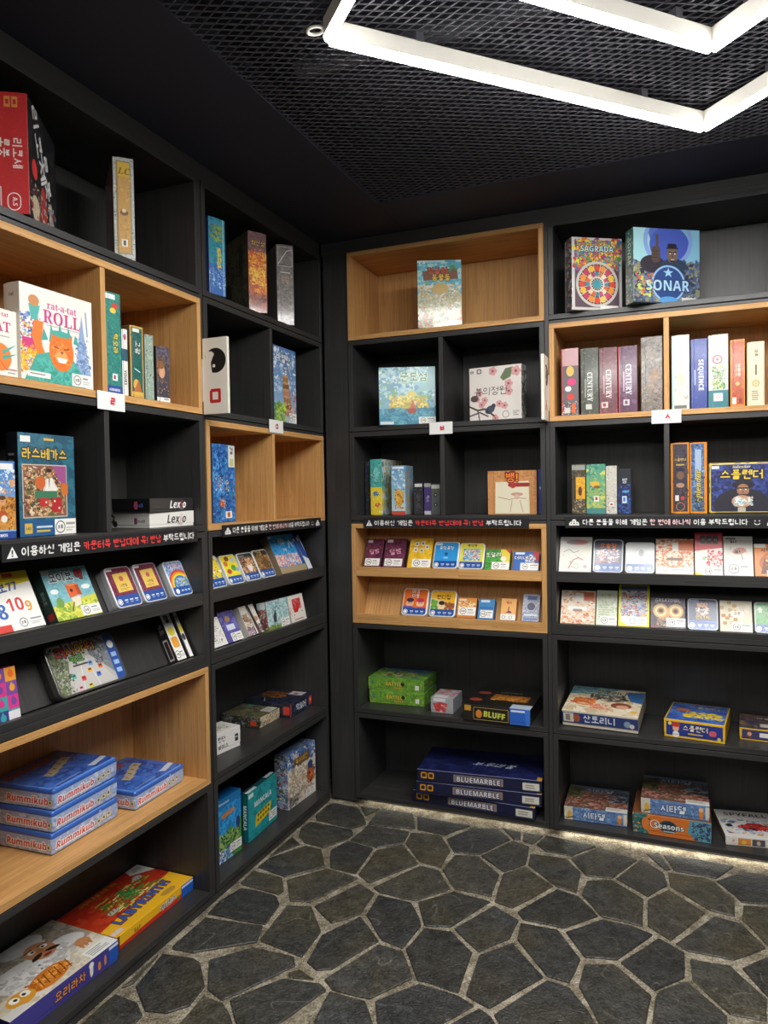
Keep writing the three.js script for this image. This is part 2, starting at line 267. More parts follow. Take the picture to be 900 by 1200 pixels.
// ------------------------------------------------------------------ shelf boxes
const T = .02, DEP = .322;
const ROWS = { top: 2.446, s1: 2.059, s2: 1.659, s3: 1.2686, s4: .814, s5: .4145, s6: .03 };
function shelfBox(fr, s0, s1, y0, y1, mat, label, opt = {}) {
  const w = s1 - s0, h0 = y1 - y0 - .003, g = group('shelf_box'); tag(g, label, 'shelf');
  put(g, fr, s0, y0 + .0015, 0); const h = opt.strip ? h0 - .012 : h0;
  mesh('bottom_panel', board(0, w, 0, T, -DEP, 0, 0), mat, g);
  mesh('top_panel', board(0, w, h - T, h, -DEP, 0, 0), mat, g);
  mesh('side_panel', board(0, T, T, h - T, -DEP, 0, 1), mat, g);
  mesh('side_panel', board(w - T, w, T, h - T, -DEP, 0, 1), mat, g);
  mesh('back_panel', board(T, w - T, T, h - T, -DEP, -.31, 1), mat, g);
  if (opt.strip) mesh('cover_strip', board(0, w, h, h0, -DEP, -.001, 0), black, g);
  if (opt.div !== undefined) mesh('divider', board(opt.div - s0 - .0095, opt.div - s0 + .0095, T, h - T, -.31, -.002, 1), mat, g);
  if (opt.slope) {
    const base = y0 + .0015;
    for (const [fy, top] of [[1.044, y0 + h - T], [.836, 1.024]]) {
      const gy = fy - base;
      if (fy > 1) mesh('ledge', board(T, w - T, gy - .02, gy, -.31, -.018, 0), mat, g);
      mesh('front_lip', board(T, w - T, gy - (fy > 1 ? .02 : 0), gy + .0205, -.018, -.001, 0), mat, g);
      const len = (Math.min(top, fy + .19) - fy) / Math.cos(.4538) - .006, sp = board(T + .001, w - T - .001, 0, len, -.01, 0, 1);
      sp.rotateX(-.4538); sp.translate(0, gy + .0045, -.0745); mesh('sloped_panel', sp, mat, g);
    }
  }
}
const cL1 = [-1.754, -.898], cL2 = [-.880, -.0116], cB1 = [.1224, .978], cB2 = [.996, 1.852], Rw = ROWS;
const sb = (fr, c, a, b, mat, label, opt) => shelfBox(fr, c[0], c[1], Rw[b], Rw[a], mat, label, opt);
sb('L', cL1, 'top', 's1', black, 'black top shelf box holding the tall red-spined game box');
sb('L', cL1, 's1', 's2', oak, 'oak two-cell shelf box holding the orange statue game and teal spines', { div: -1.340, strip: true });
sb('L', cL1, 's2', 's3', black, 'black two-cell shelf box holding the gold-lettered game and two flat white and black boxes', { div: -1.338 });
sb('L', cL1, 's3', 's4', black, 'black sloped display box holding the road game and the cube game', { slope: true });
sb('L', cL1, 's4', 's5', oak, 'low oak shelf box holding the stacked blue tins');
sb('L', cL1, 's5', 's6', black, 'black bottom shelf box holding the red and yellow box and the chef box');
sb('L', cL2, 'top', 's1', black, 'black top shelf box holding the flame-coloured spine');
sb('L', cL2, 's1', 's2', black, 'black two-cell shelf box holding only the blue tower game', { div: -.444 });
sb('L', cL2, 's2', 's3', oak, 'nearly empty oak two-cell shelf box holding one blue painted game', { div: -.440, strip: true });
sb('L', cL2, 's3', 's4', black, 'black sloped display box holding the sky-blue book game and the deer game', { slope: true });
sb('L', cL2, 's4', 's5', black, 'black shelf box holding two flat dark boxes and a white box');
sb('L', cL2, 's5', 's6', black, 'black bottom shelf box holding the teal pit game and the castle game');
sb('B', cB1, 'top', 's1', oak, 'oak top shelf box holding one upright turquoise game');
sb('B', cB1, 's1', 's2', black, 'black two-cell shelf box holding the island game and the blossom game', { div: .547 });
sb('B', cB1, 's2', 's3', black, 'black two-cell shelf box holding the wanted-poster game and small spines', { div: .5475 });
sb('B', cB1, 's3', 's4', oak, 'oak sloped display box holding small tins and card games', { slope: true, strip: true });
sb('B', cB1, 's4', 's5', black, 'black shelf box holding the two green boxes');
sb('B', cB1, 's5', 's6', black, 'black bottom shelf box holding the stacked navy boxes');
sb('B', cB2, 'top', 's1', black, 'black top shelf box holding the rose window game and the blue submarine game');
sb('B', cB2, 's1', 's2', oak, 'oak two-cell shelf box holding a full row of upright spines', { div: 1.4285, strip: true });
sb('B', cB2, 's2', 's3', black, 'black two-cell shelf box holding the gold-framed merchant game and orange spines', { div: 1.4275 });
sb('B', cB2, 's3', 's4', black, 'black sloped display box holding the owl game and white card games', { slope: true });
sb('B', cB2, 's4', 's5', black, 'black shelf box holding the beige box and the yellow-edged box lying flat');
sb('B', cB2, 's5', 's6', black, 'black bottom shelf box holding the orange and teal box');

// ------------------------------------------------------------------ lettering: Hangul drawn from its strokes, Latin from the canvas font
const JAMO = {
  'ㄱ': '5,8 90,8 78,98', 'ㄴ': '10,2 10,90 95,90', 'ㄷ': '95,8 10,8 10,90 95,90', 'ㄹ': '8,6 90,6 90,48 10,48 10,92 96,92', 'ㅁ': '10,8 90,8 90,92 10,92 10,8', 'ㅂ': '12,2 12,92 88,92 88,2|12,48 88,48',
  'ㅅ': '50,2 46,40 4,96|48,36 96,96', 'ㅇ': 'o50,50,42,44', 'ㅈ': '4,8 96,8|50,8 46,45 4,96|48,42 96,96', 'ㅊ': '36,-6 64,-6|4,20 96,20|50,20 46,52 4,98|48,50 96,98', 'ㅋ': '5,8 90,8 78,98|8,50 84,50', 'ㅌ': '95,6 10,6 10,92 95,92|10,49 90,49',
  'ㅍ': '4,8 96,8|30,8 30,90|70,8 70,90|4,90 96,90', 'ㅎ': '36,-4 64,-4|4,22 96,22|o50,68,34,28', 'ㄲ': 'ㄱㄱ', 'ㄸ': 'ㄷㄷ', 'ㅃ': 'ㅂㅂ', 'ㅆ': 'ㅅㅅ', 'ㅉ': 'ㅈㅈ', 'ㄳ': 'ㄱㅅ', 'ㄵ': 'ㄴㅈ', 'ㄶ': 'ㄴㅎ', 'ㄺ': 'ㄹㄱ', 'ㄻ': 'ㄹㅁ', 'ㄼ': 'ㄹㅂ', 'ㄽ': 'ㄹㅅ', 'ㄾ': 'ㄹㅌ', 'ㄿ': 'ㄹㅍ', 'ㅀ': 'ㄹㅎ', 'ㅄ': 'ㅂㅅ',
};
const VOW = [['v', '30,0 30,100|30,46 100,46'], ['v', '15,0 15,100|15,46 72,46|72,0 72,100'], ['v', '30,0 30,100|30,32 100,32|30,62 100,62'], ['v', '15,0 15,100|15,34 72,34|15,62 72,62|72,0 72,100'], ['v', '75,0 75,100|0,46 75,46'], ['v', '45,0 45,100|0,46 45,46|95,0 95,100'], ['v', '75,0 75,100|0,32 75,32|0,62 75,62'], ['v', '45,0 45,100|0,34 45,34|0,62 45,62|95,0 95,100'],
  ['h', '0,80 100,80|50,10 50,80'], ['m', 8, 0], ['m', 8, 1], ['m', 8, 20], ['h', '0,80 100,80|32,15 32,80|68,15 68,80'], ['h', '0,25 100,25|50,25 50,100'], ['m', 13, 4], ['m', 13, 5], ['m', 13, 20], ['h', '0,25 100,25|32,25 32,100|68,25 68,100'], ['h', '0,50 100,50'], ['m', 18, 20], ['v', '55,0 55,100']];
const LEAD = [...'ㄱㄲㄴㄷㄸㄹㅁㅂㅃㅅㅆㅇㅈㅉㅊㅋㅌㅍㅎ'], TAIL = ['', ...'ㄱㄲㄳㄴㄵㄶㄷㄹㄺㄻㄼㄽㄾㄿㅀㅁㅂㅄㅅㅆㅇㅈㅊㅋㅌㅍㅎ'];
function strokes(g, def, x, y, w, h) {
  if (JAMO[def]) { const d = JAMO[def]; if (d.length === 2) { strokes(g, d[0], x, y, w * .46, h); strokes(g, d[1], x + w * .54, y, w * .46, h); return; } def = d; }
  for (const part of def.split('|')) {
    if (part[0] === 'o') { const [cx, cy, rx, ry] = part.slice(1).split(',').map(Number); g.moveTo(x + (cx + rx) * w / 100, y + cy * h / 100); g.ellipse(x + cx * w / 100, y + cy * h / 100, rx * w / 100, ry * h / 100, 0, 0, 6.2832); continue; }
    part.split(' ').forEach((q, i) => { const [px, py] = q.split(',').map(Number); g[i ? 'lineTo' : 'moveTo'](x + px * w / 100, y + py * h / 100); });
  }
}
function syllable(g, ch, x, y, S) {
  const code = ch.charCodeAt(0); const B = (d, a, b, w, h) => strokes(g, d, x + a * S, y + b * S, w * S, h * S);
  if (code < 0xAC00) { B(ch, .14, .12, .72, .76); return; }
  const k = code - 0xAC00, l = LEAD[Math.floor(k / 588)], v = VOW[Math.floor(k % 588 / 28)], t = TAIL[k % 28];
  if (v[0] === 'v') { if (t) { B(l, .06, .06, .46, .42); B(v[1], .6, .02, .34, .54); B(t, .22, .64, .64, .32); } else { B(l, .05, .14, .5, .7); B(v[1], .62, .02, .34, .96); } }
  else if (v[0] === 'h') { if (t) { B(l, .2, .03, .6, .3); B(v[1], .04, .36, .92, .24); B(t, .2, .66, .6, .31); } else { B(l, .18, .06, .64, .42); B(v[1], .04, .54, .92, .4); } }
  else { const a = VOW[v[1]][1], b = VOW[v[2]][1]; if (t) { B(l, .06, .04, .44, .3); B(a, .02, .36, .58, .22); B(b, .66, .02, .32, .58); B(t, .22, .67, .64, .3); } else { B(l, .06, .08, .46, .42); B(a, .02, .54, .6, .36); B(b, .68, .02, .3, .96); } }
}
const isKo = c => (c >= '가' && c <= '힣') || JAMO[c];
// runs: [[text, colour], ...]; size in pixels; centred on x, y unless o.left
function write(g, runs, x, y, size, o = {}) {
  if (typeof runs === 'string') runs = [[runs, o.c || '#000']];
  const font = `${o.it ? 'italic ' : ''}${o.wt || 'bold'} ${size}px ${o.f || 'sans-serif'}`; g.save(); g.font = font; g.textBaseline = 'middle'; g.textAlign = 'left';
  const adv = c => isKo(c) ? size * .96 : c === ' ' ? size * .3 : g.measureText(c).width + size * (o.sp || 0);
  let total = 0; for (const [s] of runs) for (const c of s) total += o.stack ? 0 : adv(c);
  g.translate(x, y); if (o.rot) g.rotate(o.rot * Math.PI / 180); if (o.k) g.transform(1, 0, o.k, 1, 0, 0);
  const fit = o.w && total > o.w ? o.w / total : 1; g.scale(fit, 1);
  const draw = (outline) => {
    let px = o.left ? 0 : -total / 2, py = 0; const all = runs.reduce((n, r) => n + [...r[0]].length, 0); if (o.stack) py = -(all - 1) / 2 * size * 1.02;
    for (const [s, col] of runs) for (const c of s) {
      g.strokeStyle = g.fillStyle = outline || col; g.lineJoin = 'round'; g.lineCap = 'butt';
      const ox = o.stack ? -adv(c) / 2 : px;
      if (isKo(c)) { g.lineWidth = size * (o.bw || .125) + (outline ? size * (o.ow || .14) : 0); g.lineCap = outline ? 'round' : 'butt'; g.beginPath(); syllable(g, c, ox, py - size / 2, size * .94); g.stroke(); }
      else if (c !== ' ') { if (outline) { g.lineWidth = size * (o.ow || .14); g.strokeText(c, ox, py + size * .02); } g.fillText(c, ox, py + size * .02); }
      if (o.stack) py += size * 1.02; else px += adv(c);
    }
  };
  if (o.o) draw(o.o); draw(null); g.restore();
}

// ------------------------------------------------------------------ print sheets: every printed face gets a cell on a shared sheet
const PPM = 1300, SHEET = 2048, sheets = [];
function newSheet() { const c = document.createElement('canvas'); c.width = c.height = SHEET; const g = c.getContext('2d'); g.fillStyle = '#888'; g.fillRect(0, 0, SHEET, SHEET); const t = new THREE.CanvasTexture(c); t.colorSpace = THREE.SRGBColorSpace; t.anisotropy = 4;
  const s = { c, g, t, x: 0, y: 0, row: 0 }; sheets.push(s);
  s.paper = new THREE.MeshPhysicalMaterial({ map: t, roughness: .45, clearcoat: .25, clearcoatRoughness: .3 });
  s.wrap = new THREE.MeshPhysicalMaterial({ map: t, roughness: .5, clearcoat: 1, clearcoatRoughness: .12, clearcoatNormalMap: wrapNormal, clearcoatNormalScale: new THREE.Vector2(.5, .5) });
  s.metal = new THREE.MeshPhysicalMaterial({ map: t, roughness: .32, clearcoat: .6, clearcoatRoughness: .15 }); return s; }
const wrapH = (u, v) => N1(u * 10 + N3(v * 8, u * 8) * 2, v * 16 + u * 8) * .7 + N1(u * 24, v * 18) * .3;
const wrapNormal = tex(256, 256, (u, v) => { const e = 1 / 256, dx = (wrapH(u + e, v) - wrapH(u - e, v)) * 6, dy = (wrapH(u, v + e) - wrapH(u, v - e)) * 6, l = Math.hypot(dx, dy, 1); return [127 - dx / l * 127, 127 - dy / l * 127, 127 + 127 / l]; }, false, [6, 6]);
// art is drawn in percent of the face; radii and type sizes in percent of its shorter side
function artist(g, W, H, seed) {
  const m = Math.min(W, H) / 100, X = v => v * W / 100, Y = v => v * H / 100, R = rng(seed);
  const A = { W, H, g, R,
    bg(c) { g.fillStyle = c; g.fillRect(0, 0, W, H); },
    grad(a, b, horiz) { const q = g.createLinearGradient(0, 0, horiz ? W : 0, horiz ? 0 : H); q.addColorStop(0, a); q.addColorStop(1, b); g.fillStyle = q; g.fillRect(0, 0, W, H); },
    r(x, y, w, h, c, rot) { g.fillStyle = c; if (rot) { g.save(); g.translate(X(x + w / 2), Y(y + h / 2)); g.rotate(rot * .01745); g.fillRect(-X(w) / 2, -Y(h) / 2, X(w), Y(h)); g.restore(); } else g.fillRect(X(x), Y(y), X(w), Y(h)); },
    rr(x, y, w, h, rad, c, st, lw) { g.beginPath(); g.roundRect(X(x), Y(y), X(w), Y(h), rad * m); if (c) { g.fillStyle = c; g.fill(); } if (st) { g.strokeStyle = st; g.lineWidth = lw * m; g.stroke(); } },
    c(x, y, r, c) { g.fillStyle = c; g.beginPath(); g.arc(X(x), Y(y), r * m, 0, 6.2832); g.fill(); },
    ring(x, y, r, lw, c) { g.strokeStyle = c; g.lineWidth = lw * m; g.beginPath(); g.arc(X(x), Y(y), r * m, 0, 6.2832); g.stroke(); },
    e(x, y, rx, ry, c, rot = 0) { g.fillStyle = c; g.beginPath(); g.ellipse(X(x), Y(y), rx * m, ry * m, rot * .01745, 0, 6.2832); g.fill(); },
    p(s, c) { g.fillStyle = c; g.beginPath(); s.split(' ').forEach((q, i) => { const [a, b] = q.split(',').map(Number); g[i ? 'lineTo' : 'moveTo'](X(a), Y(b)); }); g.closePath(); g.fill(); },
    l(s, c, lw) { g.strokeStyle = c; g.lineWidth = lw * m; g.lineJoin = g.lineCap = 'round'; g.beginPath(); s.split(' ').forEach((q, i) => { const [a, b] = q.split(',').map(Number); g[i ? 'lineTo' : 'moveTo'](X(a), Y(b)); }); g.stroke(); },
    t(s, x, y, size, c, o = {}) { write(g, typeof s === 'string' ? [[s, c]] : s, X(x), Y(y), size * m, { ...o, w: o.w ? o.w * (Math.abs(o.rot || 0) > 45 ? H : W) / 100 : 0 }); },
    // n daubs of paint in a field
    b(n, cols, x, y, w, h, s0, s1, asp = .6) { for (let pass = 0; pass < 3; pass++) { const kn = [1, 1.6, 2.2][pass], ks = [.85, .5, .26][pass];
      for (let i = 0; i < n * kn; i++) { g.fillStyle = cols[Math.floor(R() * cols.length)]; const s = (s0 + R() * (s1 - s0)) * m * ks, cx = X(x + R() * w), cy = Y(y + R() * h), a = R() * 6.28; g.beginPath();
        if (R() < .55) { const q = 5 + Math.floor(R() * 4); for (let k = 0; k < q; k++) { const rr = s * (.55 + R() * .6), b = a + k * 6.2832 / q; g[k ? 'lineTo' : 'moveTo'](cx + Math.cos(b) * rr, cy + Math.sin(b) * rr * (asp + .2)); } g.closePath(); } else g.ellipse(cx, cy, s, s * (asp * .35 + R() * asp * .7), a, 0, 6.2832); g.fill(); } } },
    lines(x, y, w, h, n, c) { for (let i = 0; i < n; i++) A.r(x, y + h * (i + .2) / n, w * (.6 + R() * .4), h * .45 / n, c); },
    // white price label with its round stamp
    tag(x = 52, y = 80, w = 48, h = 20) { A.r(x, y, w, h, '#f4f2ec'); const rr = Math.min(w * W, h * H) / 100 / m * .36; A.ring(x + w * .26, y + h * .5, rr, rr * .16, '#555'); A.t('보통', x + w * .26, y + h * .5, rr * .7, '#444'); A.lines(x + w * .52, y + h * .18, w * .42, h * .3, 1, '#999'); A.lines(x + w * .52, y + h * .5, w * .42, h * .32, 2, '#bbb'); },
    // blue foot of the small tins
    band(y = 72, c = '#1f4fa0') { A.r(0, y, 100, 100 - y, c); const k = (100 + y) / 2; A.c(16, k, 9, '#fff'); A.ring(16, k, 6, 1.5, '#345'); for (let i = 0; i < 3; i++) { A.r(34 + i * 20, k - 4, 13, 3.2, '#dfe8f6'); A.r(36 + i * 20, k + 1.5, 9, 2.4, '#a9c2ea'); } },
    speck(n, cols, s = 2) { A.b(n, cols, 0, 0, 100, 100, s * .4, s); },
  };
  return A;
}
let cellSeed = 100;
function cell(wm, hm, fn) {
  const W = Math.max(6, Math.min(900, Math.round(wm * PPM))), H = Math.max(6, Math.min(900, Math.round(hm * PPM))), pad = 2;
  let s = sheets[sheets.length - 1] || newSheet();
  if (s.x + W + 2 * pad > SHEET) { s.x = 0; s.y += s.row; s.row = 0; }
  if (s.y + H + 2 * pad > SHEET) s = newSheet();
  const x = s.x + pad, y = s.y + pad; s.x += W + 2 * pad; s.row = Math.max(s.row, H + 2 * pad);
  const g = s.g; g.save(); g.beginPath(); g.rect(x - 1.5, y - 1.5, W + 3, H + 3); g.clip(); g.translate(x, y);
  if (typeof fn === 'string') { g.fillStyle = fn; g.fillRect(-2, -2, W + 4, H + 4); } else fn(artist(g, W, H, cellSeed++)); g.restore();
  return { s, u0: x / SHEET, u1: (x + W) / SHEET, v0: 1 - (y + H) / SHEET, v1: 1 - y / SHEET };
}
// all faces of one thing on one sheet: start a new sheet early if it might not fit
function sameSheet(hm) { const s = sheets[sheets.length - 1]; if (s && s.y + Math.max(s.row, 0) + hm * PPM * 1.05 + 8 > SHEET) newSheet(); }
const FACES = ['right', 'left', 'top', 'bottom', 'front', 'back'];
// uv of every face taken from the position inside the whole box w x h x d (x centred, y from 0, z from -d to 0)
function printUV(geo, w, h, d, cells) {
  const p = geo.attributes.position, n = geo.attributes.normal, uv = geo.attributes.uv, tri = p.count / 3; const N = new THREE.Vector3();
  for (let t = 0; t < tri; t++) {
    N.set(0, 0, 0); for (let k = 0; k < 3; k++) N.add(new THREE.Vector3(n.getX(t * 3 + k), n.getY(t * 3 + k), n.getZ(t * 3 + k)));
    const ax = Math.abs(N.x), ay = Math.abs(N.y), az = Math.abs(N.z); const f = ax >= ay && ax >= az ? (N.x > 0 ? 0 : 1) : ay >= az ? (N.y > 0 ? 2 : 3) : (N.z > 0 ? 4 : 5);
    const c = cells[FACES[f]];
    for (let k = 0; k < 3; k++) { const i = t * 3 + k, x = p.getX(i) / w + .5, y = p.getY(i) / h, z = p.getZ(i) / d + 1; let a, b;
      if (f === 0) { a = 1 - z; b = y; } else if (f === 1) { a = z; b = y; } else if (f === 2) { a = x; b = 1 - z; } else if (f === 3) { a = x; b = z; } else if (f === 4) { a = x; b = y; } else { a = 1 - x; b = y; }
      a = Math.max(0, Math.min(1, a)); b = Math.max(0, Math.min(1, b)); uv.setXY(i, c.u0 + (c.u1 - c.u0) * a, c.v0 + (c.v1 - c.v0) * b); }
  }
  return geo;
}
const flat = g => g.index ? g.toNonIndexed() : g;
function rbox(x0, x1, y0, y1, z0, z1, r) { const g = flat(new RoundedBoxGeometry(x1 - x0, y1 - y0, z1 - z0, 2, r)); g.translate((x0 + x1) / 2, (y0 + y1) / 2, (z0 + z1) / 2); return g; }
function rrect(w, h, r) { const s = new THREE.Shape(), a = w / 2; s.moveTo(-a + r, 0); s.lineTo(a - r, 0); s.absarc(a - r, r, r, -Math.PI / 2, 0); s.lineTo(a, h - r); s.absarc(a - r, h - r, r, 0, Math.PI / 2); s.lineTo(-a + r, h); s.absarc(-a + r, h - r, r, Math.PI / 2, Math.PI); s.lineTo(-a, r); s.absarc(-a + r, r, r, Math.PI, Math.PI * 1.5); return s; }
const steel = new THREE.MeshStandardMaterial({ color: 0xc9ccd0, roughness: .35, metalness: .25 });
const whiteTin = new THREE.MeshStandardMaterial({ color: 0xe9e9e6, roughness: .35 });
// the picture on a tin stops short of the pressed rim
const rimmed = a => A => { const g = A.g, q = Math.min(A.W, A.H) * .045; A.bg(a.s); g.save(); g.beginPath(); g.roundRect(q, q, A.W - 2 * q, A.H - 2 * q, Math.min(A.W, A.H) * .1); g.clip(); a.f(A); g.restore(); };
const darkTin = new THREE.MeshStandardMaterial({ color: 0x2c2b28, roughness: .4 });
/* one game: a = { k kind, c cover axis, label, g group, f t l r printed faces, s plain side colour, m finish } */
function game(spot, a) {
  const [fr, s, o, y, w, h, d, yaw, lean] = spot;
  const dims = { front: [w, h], back: [w, h], left: [d, h], right: [d, h], top: [w, d], bottom: [w, d] };
  sameSheet(Math.max(a.f ? h : 0, a.t ? d : 0, a.l || a.r ? h : 0));
  const plain = cell(.01, .01, a.s || '#777'), cells = {};
  for (const [f, key] of [['front', 'f'], ['top', 't'], ['left', 'l'], ['right', 'r']]) cells[f] = a[key] ? cell(dims[f][0], dims[f][1], a.k === 'tin' && key === 'f' ? rimmed(a) : a[key]) : plain;
  cells.back = cells.bottom = plain; if (a.l && !a.r) cells.right = plain;
  const sheet = plain.s, mat = sheet[a.m || 'paper'];
  for (const k in cells) if (cells[k].s !== sheet) throw new Error('sheet split ' + a.label);
  const kind = a.k || 'box'; let root;
  if (kind === 'carton') {                                        // small tuck carton: body and the tuck flap seam
    root = group('card_game_box'); mesh('carton', printUV(rbox(-w / 2, w / 2, 0, h - .0012, -d, 0, .0012), w, h, d, cells), mat, root);
    mesh('tuck_flap', printUV(rbox(-w / 2 + .001, w / 2 - .001, h - .0025, h, -d + .001, -.0012, .0006), w, h, d, cells), mat, root);
  } else if (kind === 'tin') {                                    // rounded tin: body and pressed lid
    root = group('game_tin'); const r = Math.min(w, h) * .13, ld = d * .55;
    const ext = (ww, hh, dep, z, bev, rr) => { const e = flat(new THREE.ExtrudeGeometry(rrect(ww, hh, rr), { depth: dep - bev * 2, bevelEnabled: true, bevelThickness: bev, bevelSize: bev, bevelOffset: -bev, bevelSegments: 2, curveSegments: 5 })); e.translate(0, (h - hh) / 2, z + bev); return e; };
    mesh('tin_body', ext(w - .003, h - .003, d - ld + .004, -d, .0015, r - .0015), a.dark ? darkTin : a.steel ? steel : whiteTin, root);
    const lid = ext(w, h, ld, -ld, .003, r); printUV(lid, w, h, d, { ...cells, left: plain, right: plain, top: plain });
    mesh('lid', lid, sheet.metal, root);
  } else {                                                         // two-piece box: lid over tray, the cover on axis c
    root = group(a.name || 'board_game_box'); const q = .8, e = .0012, c = a.c || 'z'; const rd = a.rad || .0016; let L, Tt;
    if (c === 'z') { L = rbox(-w / 2, w / 2, 0, h, -d * q, 0, rd); Tt = rbox(-w / 2 + e, w / 2 - e, e, h - e, -d, -d * .5, rd); }
    else if (c === 'y') { L = rbox(-w / 2, w / 2, h * (1 - q), h, -d, 0, rd); Tt = rbox(-w / 2 + e, w / 2 - e, 0, h * .5, -d + e, -e, rd); }
    else { const sg = c === 'x-' ? -1 : 1; const a0 = sg > 0 ? -w / 2 + w * (1 - q) : -w / 2, a1 = sg > 0 ? w / 2 : w / 2 - w * (1 - q); L = rbox(a0, a1, 0, h, -d, 0, rd); Tt = sg > 0 ? rbox(-w / 2, 0, e, h - e, -d + e, -e, rd) : rbox(0, w / 2, e, h - e, -d + e, -e, rd); }
    const lid = mesh('lid', printUV(L, w, h, d, cells), mat, root); mesh('tray', printUV(Tt, w, h, d, cells), mat, root);
    if (a.tape) { const p = a.tape; const m2 = new THREE.MeshPhysicalMaterial({ color: p.c, roughness: .4 }); mesh('corner_label', new RoundedBoxGeometry(p.w, p.h, p.d, 1, .0005).translate(p.x, p.y, p.z), m2, lid).userData.label = p.label; }
  }
  tag(root, a.label, kind === 'tin' ? 'game tin' : kind === 'carton' ? 'card game' : 'game box', a.g);
  put(root, fr, s, y, o, yaw, lean); return root;
}

